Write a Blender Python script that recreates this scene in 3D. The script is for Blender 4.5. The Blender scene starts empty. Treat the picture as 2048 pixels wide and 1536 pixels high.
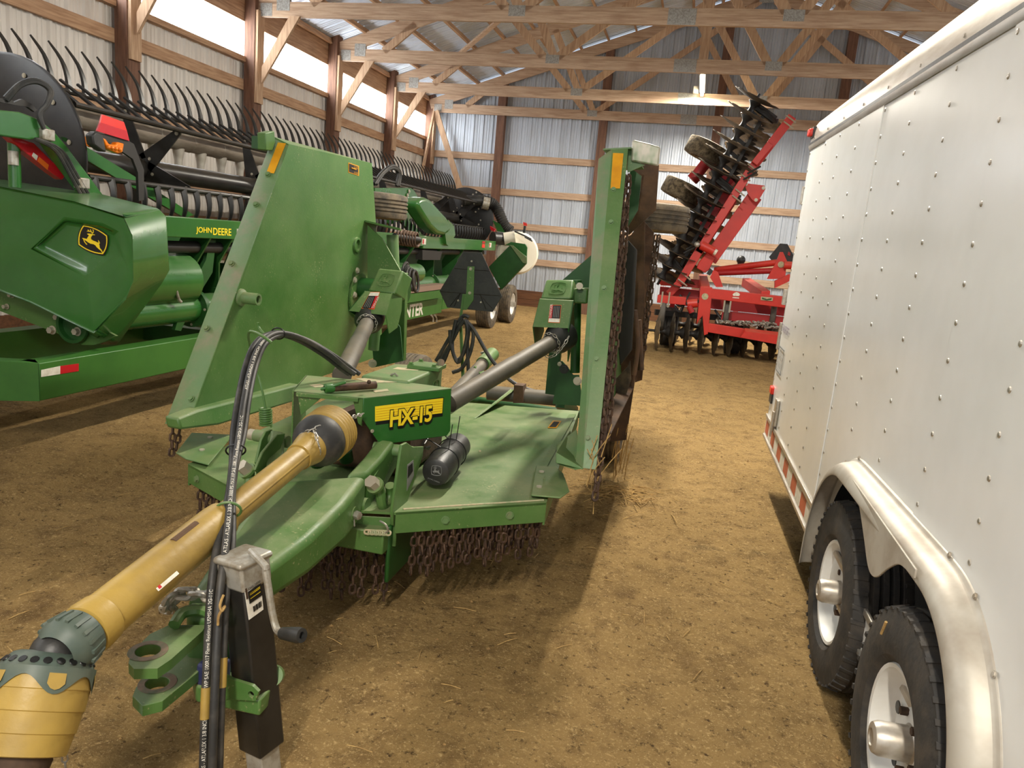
import bpy, math, random
from math import sin, cos, pi, radians, sqrt
from mathutils import Vector, Matrix, noise
random.seed(7)
V = Vector
sc = bpy.context.scene
C = sc.collection

# ---------------------------------------------------------------- camera
FPX, HC = 1480.0, 1.53
def cam_axes(yaw=12.93, pitch=10.96, roll=-5.0):
    yaw, pitch, roll = radians(yaw), radians(pitch), radians(roll)
    fw = V((-sin(yaw)*cos(pitch), cos(yaw)*cos(pitch), -sin(pitch)))
    rt = V((cos(yaw), sin(yaw), 0)); dn = fw.cross(rt)
    return rt*cos(roll)+dn*sin(roll), -rt*sin(roll)+dn*cos(roll), fw
RT, DN, FW = cam_axes()
cam = bpy.data.objects.new('camera', bpy.data.cameras.new('camera')); C.objects.link(cam)
cam.data.sensor_width = 36.0; cam.data.lens = FPX*36.0/2048.0; cam.data.clip_start = 0.02
cam.matrix_world = Matrix(((RT.x, -DN.x, -FW.x, 0), (RT.y, -DN.y, -FW.y, 0), (RT.z, -DN.z, -FW.z, HC), (0, 0, 0, 1)))
sc.camera = cam
# ---------------------------------------------------------------- world, exposure
w = bpy.data.worlds.new('overcast_sky'); sc.world = w; w.use_nodes = True
w.node_tree.nodes['Background'].inputs[0].default_value = (0.93, 0.97, 1.0, 1)
w.node_tree.nodes['Background'].inputs[1].default_value = 1.15
vs = sc.view_settings; vs.view_transform = 'Standard'; vs.look = 'None'; vs.exposure = 0.55; vs.gamma = 1.0; vs.use_curve_mapping = False
LAMP_W = 430.0

# ---------------------------------------------------------------- survey helper: a point of the place from a sight line and a known plane
def P(u, v, x=None, y=None, z=None, pl=None):
    d = RT*((u-1024)/FPX) + DN*((v-768)/FPX) + FW
    o = V((0, 0, HC))
    if x is not None: t = x/d.x
    elif y is not None: t = y/d.y
    elif z is not None: t = (z-HC)/d.z
    else:
        p0, n = V(pl[0]), V(pl[1]); t = (p0-o).dot(n)/d.dot(n)
    return o + d*t

# ---------------------------------------------------------------- materials
def mat(name, col, rough=0.5, metal=0.0, col2=None, scale=6.0, lo=0.4, hi=0.65, dust=None, dust_amt=0.0, bump=0.0, bscale=60.0, emit=None, estr=0.0, detail=4.0, spec=0.5, stretch=None, coat=0.0, dust_all=0.25, specks=None):
    m = bpy.data.materials.new(name); m.use_nodes = True
    nt = m.node_tree; N = nt.nodes; L = nt.links
    b = N['Principled BSDF']
    b.inputs['Roughness'].default_value = rough; b.inputs['Metallic'].default_value = metal
    b.inputs['Specular IOR Level'].default_value = spec
    if coat: b.inputs['Coat Weight'].default_value = coat
    b.inputs['Base Color'].default_value = (*col, 1)
    src = None
    if col2 is not None or dust or bump or specks:
        tc = N.new('ShaderNodeTexCoord'); vec = tc.outputs['Object']
        if stretch:
            mp = N.new('ShaderNodeMapping'); mp.inputs['Scale'].default_value = stretch
            L.new(vec, mp.inputs['Vector']); vec = mp.outputs['Vector']
    if col2 is not None:
        n = N.new('ShaderNodeTexNoise'); n.inputs['Scale'].default_value = scale; n.inputs['Detail'].default_value = detail; n.inputs['Roughness'].default_value = 0.65
        L.new(vec, n.inputs['Vector'])
        r = N.new('ShaderNodeMapRange'); r.inputs[1].default_value = lo; r.inputs[2].default_value = hi; L.new(n.outputs['Fac'], r.inputs[0])
        mx = N.new('ShaderNodeMix'); mx.data_type = 'RGBA'
        L.new(r.outputs[0], mx.inputs['Factor']); mx.inputs['A'].default_value = (*col, 1); mx.inputs['B'].default_value = (*col2, 1)
        src = mx.outputs['Result']
    if dust:
        g = N.new('ShaderNodeNewGeometry'); sp = N.new('ShaderNodeSeparateXYZ'); L.new(g.outputs['Normal'], sp.inputs[0])
        r1 = N.new('ShaderNodeMapRange'); r1.inputs[1].default_value = 0.2; r1.inputs[2].default_value = 0.95; r1.inputs[3].default_value = dust_all; L.new(sp.outputs['Z'], r1.inputs[0])
        n2 = N.new('ShaderNodeTexNoise'); n2.inputs['Scale'].default_value = 3.5; n2.inputs['Detail'].default_value = 7; n2.inputs['Roughness'].default_value = 0.7; L.new(vec, n2.inputs['Vector'])
        r2 = N.new('ShaderNodeMapRange'); r2.inputs[1].default_value = 0.3; r2.inputs[2].default_value = 0.75; L.new(n2.outputs['Fac'], r2.inputs[0])
        mu = N.new('ShaderNodeMath'); mu.operation = 'MULTIPLY'; L.new(r1.outputs[0], mu.inputs[0]); L.new(r2.outputs[0], mu.inputs[1])
        m3 = N.new('ShaderNodeMath'); m3.operation = 'MULTIPLY'; m3.inputs[1].default_value = dust_amt; L.new(mu.outputs[0], m3.inputs[0])
        mx2 = N.new('ShaderNodeMix'); mx2.data_type = 'RGBA'; L.new(m3.outputs[0], mx2.inputs['Factor'])
        if src: L.new(src, mx2.inputs['A'])
        else: mx2.inputs['A'].default_value = (*col, 1)
        mx2.inputs['B'].default_value = (*dust, 1); src = mx2.outputs['Result']
        mr = N.new('ShaderNodeMapRange'); mr.inputs[3].default_value = rough; mr.inputs[4].default_value = 0.85; L.new(m3.outputs[0], mr.inputs[0]); L.new(mr.outputs[0], b.inputs['Roughness'])
    if specks:
        n4 = N.new('ShaderNodeTexNoise'); n4.inputs['Scale'].default_value = 85; n4.inputs['Detail'].default_value = 3; L.new(vec, n4.inputs['Vector'])
        n5 = N.new('ShaderNodeTexNoise'); n5.inputs['Scale'].default_value = 4.5; n5.inputs['Detail'].default_value = 2; L.new(vec, n5.inputs['Vector'])
        ad = N.new('ShaderNodeMath'); ad.operation = 'MULTIPLY_ADD'; ad.inputs[1].default_value = 0.45; L.new(n5.outputs['Fac'], ad.inputs[0]); L.new(n4.outputs['Fac'], ad.inputs[2])
        r5 = N.new('ShaderNodeMapRange'); r5.inputs[1].default_value = 0.90; r5.inputs[2].default_value = 1.0; r5.inputs[4].default_value = 0.45; L.new(ad.outputs[0], r5.inputs[0])
        mx5 = N.new('ShaderNodeMix'); mx5.data_type = 'RGBA'; L.new(r5.outputs[0], mx5.inputs['Factor'])
        if src: L.new(src, mx5.inputs['A'])
        else: mx5.inputs['A'].default_value = (*col, 1)
        mx5.inputs['B'].default_value = (*specks, 1); src = mx5.outputs['Result']
    if src: L.new(src, b.inputs['Base Color'])
    if bump:
        n3 = N.new('ShaderNodeTexNoise'); n3.inputs['Scale'].default_value = bscale; n3.inputs['Detail'].default_value = 5; L.new(vec, n3.inputs['Vector'])
        bp = N.new('ShaderNodeBump'); bp.inputs['Strength'].default_value = bump; bp.inputs['Distance'].default_value = 0.01
        L.new(n3.outputs['Fac'], bp.inputs['Height']); L.new(bp.outputs[0], b.inputs['Normal'])
    if emit: b.inputs['Emission Color'].default_value = (*emit, 1); b.inputs['Emission Strength'].default_value = estr
    return m
def s(r, g, b):                                   # sRGB 0..255 to linear
    f = lambda c: ((c/255+0.055)/1.055)**2.4 if c > 10 else c/255/12.92
    return (f(r), f(g), f(b))
DUST = s(170, 150, 112)
M = {}
M['green'] = mat('green_paint', s(60, 104, 44), 0.36, col2=s(76, 116, 56), scale=3, dust=s(150, 150, 112), dust_amt=0.75, bump=0.06, bscale=90, dust_all=0.22, specks=s(186, 172, 136))
M['green_clean'] = mat('glossy_green_paint', s(40, 98, 38), 0.26, col2=s(46, 106, 42), scale=2, dust=s(150, 158, 128), dust_amt=0.35, coat=0.25, dust_all=0.08)
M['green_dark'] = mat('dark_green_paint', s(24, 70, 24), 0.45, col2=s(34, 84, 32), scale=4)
M['green_lime'] = mat('lime_green_paint', s(56, 108, 38), 0.45, col2=s(48, 98, 34), scale=3)
M['pale_green'] = mat('worn_green_paint', s(88, 124, 74), 0.5, col2=s(120, 118, 92), scale=7, lo=0.48, hi=0.75, dust=DUST, dust_amt=0.4, bump=0.1)
M['yellow'] = mat('yellow_plastic', s(170, 140, 66), 0.45, col2=s(130, 106, 60), scale=4, lo=0.40, hi=0.75, bump=0.12, bscale=50)
M['yellow_dec'] = mat('yellow_decal', s(250, 218, 40), 0.4)
M['amber_tape'] = mat('amber_reflective_tape', s(222, 158, 22), 0.35, col2=s(205, 140, 20), scale=8)
M['black'] = mat('black_plastic', s(34, 34, 34), 0.45, col2=s(50, 49, 46), scale=9, bump=0.08)
M['black_paint'] = mat('black_paint', s(22, 22, 23), 0.32, col2=s(36, 35, 34), scale=8, dust=DUST, dust_amt=0.12)
M['black_dec'] = mat('black_decal', s(18, 18, 18), 0.4)
M['shaft_grey'] = mat('grey_plastic_shield', s(92, 88, 82), 0.5, col2=s(70, 68, 64), scale=6, dust=DUST, dust_amt=0.35)
M['hose'] = mat('black_rubber_hose', s(42, 42, 42), 0.55, col2=s(78, 74, 68), scale=9, lo=0.45, hi=0.7)
M['rubber'] = mat('tyre_rubber', s(48, 46, 44), 0.75, col2=s(78, 70, 60), scale=14, lo=0.45, hi=0.8, bump=0.15)
M['muddy'] = mat('mud_caked_tyre', s(120, 106, 82), 0.95, col2=s(70, 60, 46), scale=20, lo=0.4, hi=0.6, bump=1.0, bscale=35)
M['rubber_br'] = mat('dusty_tyre', s(104, 92, 74), 0.85, col2=s(66, 60, 52), scale=12, bump=0.2)
M['rust'] = mat('rusty_chain', s(92, 70, 54), 0.65, 0.5, col2=s(60, 46, 38), scale=30)
M['galv'] = mat('galvanised_steel', s(178, 175, 166), 0.42, 0.45, col2=s(140, 130, 112), scale=18)
M['steel'] = mat('bare_steel_tube', s(164, 154, 140), 0.4, 0.35, col2=s(128, 116, 102), scale=3, stretch=(4, 0.6, 4))
M['bolt'] = mat('zinc_bolt', s(182, 174, 156), 0.45, 0.4)
M['red'] = mat('red_paint', s(200, 42, 32), 0.42, col2=s(186, 37, 29), scale=4, dust=s(196, 140, 112), dust_amt=0.5, dust_all=0.1)
M['red_dark'] = mat('deep_red_paint', s(166, 32, 34), 0.45)
M['red_lens'] = mat('red_reflector', s(226, 52, 40), 0.25)
M['red_tape'] = mat('red_tape', s(190, 28, 38), 0.3)
M['amber'] = mat('amber_lens', s(226, 120, 14), 0.2, coat=0.5)
M['blade'] = mat('disc_blade_steel', s(74, 66, 56), 0.55, 0.55, col2=s(122, 106, 84), scale=9)
M['spool'] = mat('dark_cast_iron', s(44, 42, 40), 0.55, 0.2)
M['white'] = mat('white_paint', s(226, 226, 222), 0.35, col2=s(214, 212, 206), scale=5)
M['cream'] = mat('cream_plastic', s(226, 220, 202), 0.4)
M['trailer'] = mat('white_aluminium_skin', s(226, 226, 223), 0.22, col2=s(218, 218, 214), scale=1.6, bump=0.02, bscale=4)
M['alu'] = mat('brushed_aluminium', s(196, 190, 180), 0.38, 0.75, col2=s(176, 166, 152), scale=10, stretch=(3, 0.5, 3))
M['fender'] = mat('matt_silver_fender', s(186, 180, 168), 0.5, 0.3, col2=s(166, 156, 142), scale=7)
M['chrome'] = mat('dull_chrome_cap', s(190, 184, 174), 0.38, 0.5, col2=s(150, 136, 116), scale=8)
M['white_dec'] = mat('white_decal', s(232, 228, 216), 0.45, col2=s(210, 202, 186), scale=30)
M['grey_dec'] = mat('grey_print', s(122, 122, 120), 0.6)
M['orange_dec'] = mat('orange_decal', s(226, 104, 30), 0.45)
M['faded_dec'] = mat('faded_decal', s(190, 172, 140), 0.6, col2=s(150, 156, 120), scale=30)
M['brown_under'] = mat('rusty_underside', s(92, 66, 44), 0.8, col2=s(58, 42, 30), scale=5, bump=0.2)
M['plywood'] = mat('light_new_pine', s(190, 148, 104), 0.7, col2=s(166, 122, 82), scale=5, stretch=(5, 5, 1))
M['skirt'] = mat('treated_plank', s(112, 74, 46), 0.8, col2=s(84, 54, 34), scale=4, stretch=(0.6, 5, 8), bump=0.15)
def wood(name, a, b, stretch):
    return mat(name, s(*a), 0.72, col2=s(*b), scale=5, lo=0.36, hi=0.68, stretch=stretch, bump=0.12, bscale=22)
M['wood_x'] = wood('pine_truss_timber', (200, 172, 144), (164, 132, 106), (0.5, 8, 8))
M['wood_y'] = wood('pine_girt_timber', (196, 160, 126), (156, 118, 88), (8, 0.5, 8))
M['wood_z'] = wood('pine_upright_timber', (202, 170, 138), (166, 130, 100), (8, 8, 0.6))
M['post'] = wood('dark_treated_post', (124, 88, 68), (88, 60, 46), (8, 8, 0.6))
M['sheet_left'] = mat('beige_backed_steel_sheet', s(226, 220, 212), 0.45, 0.05, col2=s(214, 207, 198), scale=2.0, stretch=(1, 3, 0.4))
M['sheet_back'] = mat('galvalume_steel_sheet', s(200, 208, 218), 0.42, 0.35, col2=s(184, 191, 199), scale=2.0, stretch=(3, 1, 0.4))
M['sheet_roof'] = mat('roof_steel_sheet', s(216, 228, 246), 0.4, 0.25, col2=s(200, 210, 222), scale=1.5)
M['nailplate'] = mat('nail_plate', s(176, 174, 168), 0.5, 0.35, col2=s(140, 136, 128), scale=60)
M['window'] = mat('translucent_eave_panel', s(235, 240, 245), 0.4, emit=(0.94, 0.98, 1.0), estr=8.0)
M['tube'] = mat('lit_tube', (1, 1, 1), 0.4, emit=(1.0, 0.90, 0.66), estr=30.0)
M['worn'] = mat('worn_bare_steel', s(128, 104, 84), 0.6, 0.2, col2=s(84, 92, 66), scale=22)
M['straw'] = mat('straw', s(190, 156, 96), 0.85, col2=s(150, 118, 70), scale=30)
M['clod'] = mat('dirt_clod', s(150, 118, 72), 0.95, col2=s(104, 80, 50), scale=30)
def dirt():
    m = bpy.data.materials.new('packed_dirt'); m.use_nodes = True
    nt = m.node_tree; N = nt.nodes; L = nt.links; b = N['Principled BSDF']; b.inputs['Roughness'].default_value = 0.95; b.inputs['Specular IOR Level'].default_value = 0.15
    tc = N.new('ShaderNodeTexCoord')
    def nz(scale, det=6, st=None):
        v = tc.outputs['Object']
        if st:
            mp = N.new('ShaderNodeMapping'); mp.inputs['Scale'].default_value = st; L.new(v, mp.inputs['Vector']); v = mp.outputs['Vector']
        n = N.new('ShaderNodeTexNoise'); n.inputs['Scale'].default_value = scale; n.inputs['Detail'].default_value = det; n.inputs['Roughness'].default_value = 0.7; L.new(v, n.inputs['Vector']); return n.outputs['Fac']
    def rng(x, a, c):
        r = N.new('ShaderNodeMapRange'); r.inputs[1].default_value = a; r.inputs[2].default_value = c; L.new(x, r.inputs[0]); return r.outputs[0]
    def mix(f, a, c):
        x = N.new('ShaderNodeMix'); x.data_type = 'RGBA'; L.new(f, x.inputs['Factor'])
        for k, q in (('A', a), ('B', c)):
            if isinstance(q, tuple): x.inputs[k].default_value = (*q, 1)
            else: L.new(q, x.inputs[k])
        return x.outputs['Result']
    c = mix(rng(nz(1.1), 0.35, 0.65), s(178, 146, 94), s(156, 127, 80))
    c = mix(rng(nz(7.0, 8), 0.48, 0.72), c, s(124, 98, 62))
    c = mix(rng(nz(0.9, 9, (1.0, 2.2, 1.0)), 0.60, 0.74), c, s(92, 78, 56))
    c = mix(rng(nz(55, 3), 0.56, 0.70), c, s(206, 174, 120))
    c = mix(rng(nz(36, 3), 0.58, 0.72), c, s(84, 64, 40))
    c = mix(rng(nz(2.6, 9, (1.4, 0.8, 1.0)), 0.56, 0.70), c, s(118, 92, 58))
    c = mix(rng(nz(140, 2), 0.60, 0.72), c, s(216, 188, 136))
    L.new(c, b.inputs['Base Color'])
    bp = N.new('ShaderNodeBump'); bp.inputs['Strength'].default_value = 1.0; bp.inputs['Distance'].default_value = 0.05; L.new(nz(16, 9), bp.inputs['Height'])
    b2 = N.new('ShaderNodeBump'); b2.inputs['Strength'].default_value = 0.5; b2.inputs['Distance'].default_value = 0.01; L.new(nz(80, 4), b2.inputs['Height']); L.new(bp.outputs[0], b2.inputs['Normal']); L.new(b2.outputs[0], b.inputs['Normal'])
    return m
M['dirt'] = dirt()

# ---------------------------------------------------------------- mesh helpers
def frame(d):
    d = d.normalized(); a = V((0, 0, 1)) if abs(d.z) < 0.9 else V((1, 0, 0))
    x = d.cross(a).normalized(); return x, x.cross(d).normalized(), d
class G:
    def __init__(g): g.v = []; g.f = []
    def add(g, vs, fs):
        o = len(g.v); g.v += [tuple(p) for p in vs]; g.f += [tuple(i+o for i in f) for f in fs]; return g
    def hexa(g, a, b):                            # two quads (lists of 4), a and b corresponding
        return g.add(list(a)+list(b), [(3, 2, 1, 0), (4, 5, 6, 7), (0, 1, 5, 4), (1, 2, 6, 5), (2, 3, 7, 6), (3, 0, 4, 7)])
    def box(g, x0, x1, y0, y1, z0, z1):
        return g.hexa([(x0, y0, z0), (x1, y0, z0), (x1, y1, z0), (x0, y1, z0)], [(x0, y0, z1), (x1, y0, z1), (x1, y1, z1), (x0, y1, z1)])
    def bar(g, a, b, w, h, up=(0, 0, 1)):         # box beam a->b, w across, h along up
        a, b = V(a), V(b); d = (b-a).normalized(); x = d.cross(V(up)).normalized(); u = x.cross(d).normalized()
        q = [(-w/2, -h/2), (w/2, -h/2), (w/2, h/2), (-w/2, h/2)]
        return g.hexa([a+x*i+u*j for i, j in q], [b+x*i+u*j for i, j in q])
    def prism(g, pts, vec):
        pts = [V(p) for p in pts]; vec = V(vec); n = len(pts)
        return g.add(pts+[p+vec for p in pts], [tuple(range(n))[::-1], tuple(range(n, 2*n))]+[(i, (i+1) % n, n+(i+1) % n, n+i) for i in range(n)])
    def plate(g, pts, th):                        # polygon thickened along its own normal (th may be negative)
        pts = [V(p) for p in pts]; n = V((0, 0, 0))
        for i in range(len(pts)): n += pts[i].cross(pts[(i+1) % len(pts)])
        return g.prism(pts, n.normalized()*th)
    def tube(g, pts, r, seg=10, closed=False, caps=True, sub=0):
        pts = [V(p) for p in pts]
        if sub: pts = smooth(pts, sub, closed)
        n = len(pts); rs = r if isinstance(r, (list, tuple)) else [r]*n
        if len(rs) != n: rs = [rs[min(len(rs)-1, int(i*(len(rs)-1)/(n-1)+0.5))] for i in range(n)]
        o = len(g.v); px = None
        for i, p in enumerate(pts):
            if closed: d = pts[(i+1) % n]-pts[i-1]
            else: d = pts[min(i+1, n-1)]-pts[max(i-1, 0)]
            d.normalize()
            if px is None: px = frame(d)[0]
            else:
                px = px-d*px.dot(d)
                px = px.normalized() if px.length > 1e-6 else frame(d)[0]
            py = d.cross(px)
            g.v += [tuple(p+(px*cos(2*pi*k/seg)+py*sin(2*pi*k/seg))*rs[i]) for k in range(seg)]
        m = n if closed else n-1
        for i in range(m):
            j = (i+1) % n
            for k in range(seg): g.f.append((o+i*seg+k, o+i*seg+(k+1) % seg, o+j*seg+(k+1) % seg, o+j*seg+k))
        if caps and not closed: g.f.append(tuple(o+k for k in range(seg))[::-1]); g.f.append(tuple(o+(n-1)*seg+k for k in range(seg)))
        return g
    def cyl(g, a, b, r, r2=None, seg=16): return g.tube([a, b], [r, r if r2 is None else r2], seg)
    def lathe(g, o, axis, prof, seg=24, caps=False, ang0=0.0):      # prof: (t along axis, radius)
        o = V(o); x, y, d = frame(V(axis)); b = len(g.v); n = len(prof)
        for t, r in prof: g.v += [tuple(o+d*t+(x*cos(2*pi*k/seg+ang0)+y*sin(2*pi*k/seg+ang0))*r) for k in range(seg)]
        for i in range(n-1):
            for k in range(seg): g.f.append((b+i*seg+k, b+i*seg+(k+1) % seg, b+(i+1)*seg+(k+1) % seg, b+(i+1)*seg+k))
        if caps: g.f.append(tuple(b+k for k in range(seg))[::-1]); g.f.append(tuple(b+(n-1)*seg+k for k in range(seg)))
        return g
    def ball(g, c, r, seg=12, rings=8, sz=1.0):
        return g.lathe(c, (0, 0, 1), [(-cos(pi*i/rings)*r*sz, max(sin(pi*i/rings)*r, 1e-4)) for i in range(rings+1)], seg)
    def link(g, c, d, side, L, W, r, seg=6, n=14):                   # stadium chain link, long axis d, lying in plane (d, side)
        c, d, sd = V(c), V(d).normalized(), V(side).normalized(); rr = W/2-r; hl = L/2-r-rr; pts = []
        for k in range(n):
            a = 2*pi*k/n; pts.append(c+d*(sin(a)*rr+(hl if sin(a) >= 0 else -hl))+sd*cos(a)*rr)
        return g.tube(pts, r, seg, closed=True)
    def chain(g, pts, L=0.05, W=0.034, r=0.006, jit=0.25, seg=5, n=12):
        pts = [V(p) for p in pts]; tot = sum((pts[i+1]-pts[i]).length for i in range(len(pts)-1)); step = L-2*r*1.35; k = max(1, int(tot/step))
        for i in range(k):
            t = (i+0.5)*tot/k; j = 0
            while j < len(pts)-2 and t > (pts[j+1]-pts[j]).length: t -= (pts[j+1]-pts[j]).length; j += 1
            d = (pts[j+1]-pts[j]); c = pts[j]+d*(t/d.length); x, y, _ = frame(d)
            a = (i % 2)*pi/2+random.uniform(-jit, jit)+0.6
            g.link(c, d, x*cos(a)+y*sin(a), L, W, r, seg, n)
        return g
    def mesh(g, name, sharp=35):
        me = bpy.data.meshes.new(name); me.from_pydata(g.v, [], g.f); me.validate()
        if sharp is not None:
            me.polygons.foreach_set('use_smooth', [True]*len(me.polygons)); me.set_sharp_from_angle(angle=radians(sharp))
        me.update(); return me
    def obj(g, name, m, parent=None, bevel=0.0, sharp=35, seg=2):
        return mobj(name, g.mesh(name, sharp), m, parent, bevel=bevel, seg=seg)
def smooth(pts, sub, closed=False):
    out = []; n = len(pts)
    g = (lambda i: pts[i % n]) if closed else (lambda i: pts[max(0, min(n-1, i))])
    for i in range(n if closed else n-1):
        a, b, c, d = g(i-1), g(i), g(i+1), g(i+2)
        for k in range(sub):
            t = k/sub; out.append(0.5*((2*b)+(c-a)*t+(2*a-5*b+4*c-d)*t*t+(3*b-a-3*c+d)*t**3))
    if not closed: out.append(pts[-1])
    return out
def mobj(name, me, m, parent=None, loc=None, rot=None, bevel=0.0, seg=2, mw=None):
    o = bpy.data.objects.new(name, me); C.objects.link(o)
    mm = M[m] if isinstance(m, str) else m
    if mm and not me.materials: me.materials.append(mm)
    if loc is not None: o.location = loc
    if rot is not None: o.rotation_euler = rot
    if mw is not None: o.matrix_world = mw
    if parent is not None:
        o.parent = parent
        if parent.type == 'EMPTY': o.matrix_parent_inverse = Matrix.Translation(-V(parent.location))
    if bevel:
        bv = o.modifiers.new('bevel', 'BEVEL'); bv.width = bevel; bv.segments = seg; bv.limit_method = 'ANGLE'; bv.angle_limit = radians(40); bv.harden_normals = False
    return o
def thing(name, loc, label, cat, group=None):
    o = bpy.data.objects.new(name, None); C.objects.link(o); o.location = loc; o.empty_display_size = 0.2
    o['label'] = label; o['category'] = cat
    if group: o['group'] = group
    return o
def tag(o, label, cat, group=None, kind=None):
    o['label'] = label; o['category'] = cat
    if group: o['group'] = group
    if kind: o['kind'] = kind
    return o
def struct(name, loc=(0, 0, 0)):
    o = bpy.data.objects.new(name, None); C.objects.link(o); o.location = loc; o['kind'] = 'structure'; return o
def text_mesh(txt, size, ext=0.0, align='LEFT', shear=0.0, bold=0.0, spacing=1.0):
    cu = bpy.data.curves.new('lettering', 'FONT'); cu.body = txt; cu.size = size; cu.align_x = align; cu.shear = shear; cu.offset = bold; cu.extrude = 0.0004 if bold else ext; cu.resolution_u = 3; cu.space_character = spacing
    t = bpy.data.objects.new('lettering', cu); C.objects.link(t)
    dg = bpy.context.evaluated_depsgraph_get(); me = bpy.data.meshes.new_from_object(t.evaluated_get(dg))
    bpy.data.objects.remove(t); bpy.data.curves.remove(cu); me.materials.clear(); return me
def text_on(name, txt, m, parent, o, ex, ey, height, width=None, ext=0.0015, **k):
    """lettering laid on a surface: o = lower-left corner, ex = reading direction, ey = up direction"""
    me = text_mesh(txt, 1.0, 0.0, **k); rf_ = text_mesh(txt, 1.0, 0.0, **{**k, 'bold': 0.0}) if k.get('bold') else me
    xs = [v.co.x for v in rf_.vertices]; ys = [v.co.y for v in rf_.vertices]; x0, x1, y0, y1 = min(xs), max(xs), min(ys), max(ys)
    ex, ey = V(ex).normalized(), V(ey).normalized(); n = ex.cross(ey).normalized(); sy = height/(y1-y0); sx = (width/(x1-x0)) if width else sy
    for v in me.vertices: c = v.co.copy(); v.co = V(o)+ex*((c.x-x0)*sx)+ey*((c.y-y0)*sy)+n*(ext+c.z)
    return mobj(name, me, m, parent)
def quad_on(name, m, parent, pts, th=0.0015): return G().plate(pts, th).obj(name, m, parent, sharp=None)
def lerp(a, b, t): return V(a)*(1-t)+V(b)*t
# ================================================================ the building
XL, XR, YB, YF = -6.60, 8.10, 17.30, -6.0          # wall sheet planes
POSTS = [17.16, 14.85, 12.37, 9.93, 7.50, 5.05, 2.60, 0.15, -2.30, -4.75]
RX, RZ0, RSL = 0.75, 6.92, 0.343                     # ridge, rafter centre line height and slope
def rafter_z(x): return RZ0-RSL*abs(x-RX)
# --- floor
def floor_h(x, y):
    h = 0.018*noise.noise(V((x*0.9, y*0.9, 0)))+0.012*noise.noise(V((x*3.1, y*3.1, 2)))+0.007*noise.noise(V((x*9, y*9, 5)))+0.005*noise.noise(V((x*22, y*22, 7)))+0.0035*noise.noise(V((x*48, y*48, 3)))
    for c, wd, dp in ((-0.05, 0.22, 0.012), (0.42, 0.16, 0.008), (-3.05, 0.25, 0.03)):      # wheel ruts running the length of the shed
        cx = c+0.05*sin(y*0.5); d = (x-cx)/wd
        if abs(d) < 1: h -= dp*(1-d*d)*(0.6+0.4*noise.noise(V((x*4, y*14, 9))))
    if x < -3.2: h += 0.035*min(1, (-3.2-x)/0.12)
    return h-0.012
def steps(a, b, f0, f1, fine, coarse):
    out = [a]
    while out[-1] < b: out.append(out[-1]+(fine if f0 <= out[-1] < f1 else coarse))
    return out
g = G(); xs = steps(XL-0.1, XR+0.1, -2.7, 1.0, 0.026, 0.11); ys = steps(YF, YB+0.1, 0.7, 6.0, 0.026, 0.11)
for y in ys:
    for x in xs: g.v.append((x, y, floor_h(x, y)))
n = len(xs)
for j in range(len(ys)-1):
    for i in range(n-1): g.f.append((j*n+i, j*n+i+1, (j+1)*n+i+1, (j+1)*n+i))
fl = g.obj('floor', 'dirt', sharp=None); fl['kind'] = 'structure'
for p in fl.data.polygons: p.use_smooth = True
# --- ribbed steel sheets
PITCH = 0.2286
def rib_profile(width):
    pts = []
    k = int(round(width/PITCH))
    for i in range(k):
        b = i*PITCH
        pts += [(b, 0.0), (b+0.018, 0.027), (b+0.047, 0.027), (b+0.065, 0.0), (b+0.108, 0.0), (b+0.114, 0.009), (b+0.126, 0.009), (b+0.132, 0.0), (b+0.165, 0.0), (b+0.171, 0.009), (b+0.183, 0.009), (b+0.189, 0.0)]
    return pts+[(width, 0.0)]
def sheet(width, top, org, ax, nrm, up, bottom=0.0):
    """ribbed sheet; top(t) gives its length at distance t along ax"""
    g = G(); pr = rib_profile(width); org, ax, nrm, up = V(org), V(ax), V(nrm), V(up)
    for t, d in pr: p = org+ax*t+nrm*d; g.v += [tuple(p+up*bottom), tuple(p+up*top(t))]
    for i in range(len(pr)-1): g.f.append((2*i, 2*i+2, 2*i+3, 2*i+1))
    return g
SW = PITCH*4
wl = struct('wall_left', (XL, 6, 0))
me = sheet(SW, lambda t: 3.76, (0, 0, 0), (0, 1, 0), (1, 0, 0), (0, 0, 1)).mesh('steel_sheet', 25)
for k in range(int((YB-YF)/SW)+1): mobj('steel_sheet', me, 'sheet_left', wl, loc=(XL, YF+k*SW, 0))
# eave light panels, one per bay
me = sheet(0.9144, lambda t: 0.46, (0, 0, 0), (0, 1, 0), (1, 0, 0), (0, 0, 1)).mesh('translucent_sheet', 25)
for k in range(len(POSTS)-1):
    y1, y0 = POSTS[k], POSTS[k+1]; wn = struct('window_%d' % (k+1), (XL, (y0+y1)/2, 3.74))
    wd = (y1-y0)/3
    for j in range(3):
        o = mobj('pane', me, 'window', wn, loc=(XL, y0+j*wd, 3.74)); o.scale = (1, wd/0.9144, 1)
    G().bar((XL+0.06, y0, 3.70), (XL+0.06, y1, 3.70), 0.09, 0.07).obj('window_sill', 'wood_y', wn)
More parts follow.
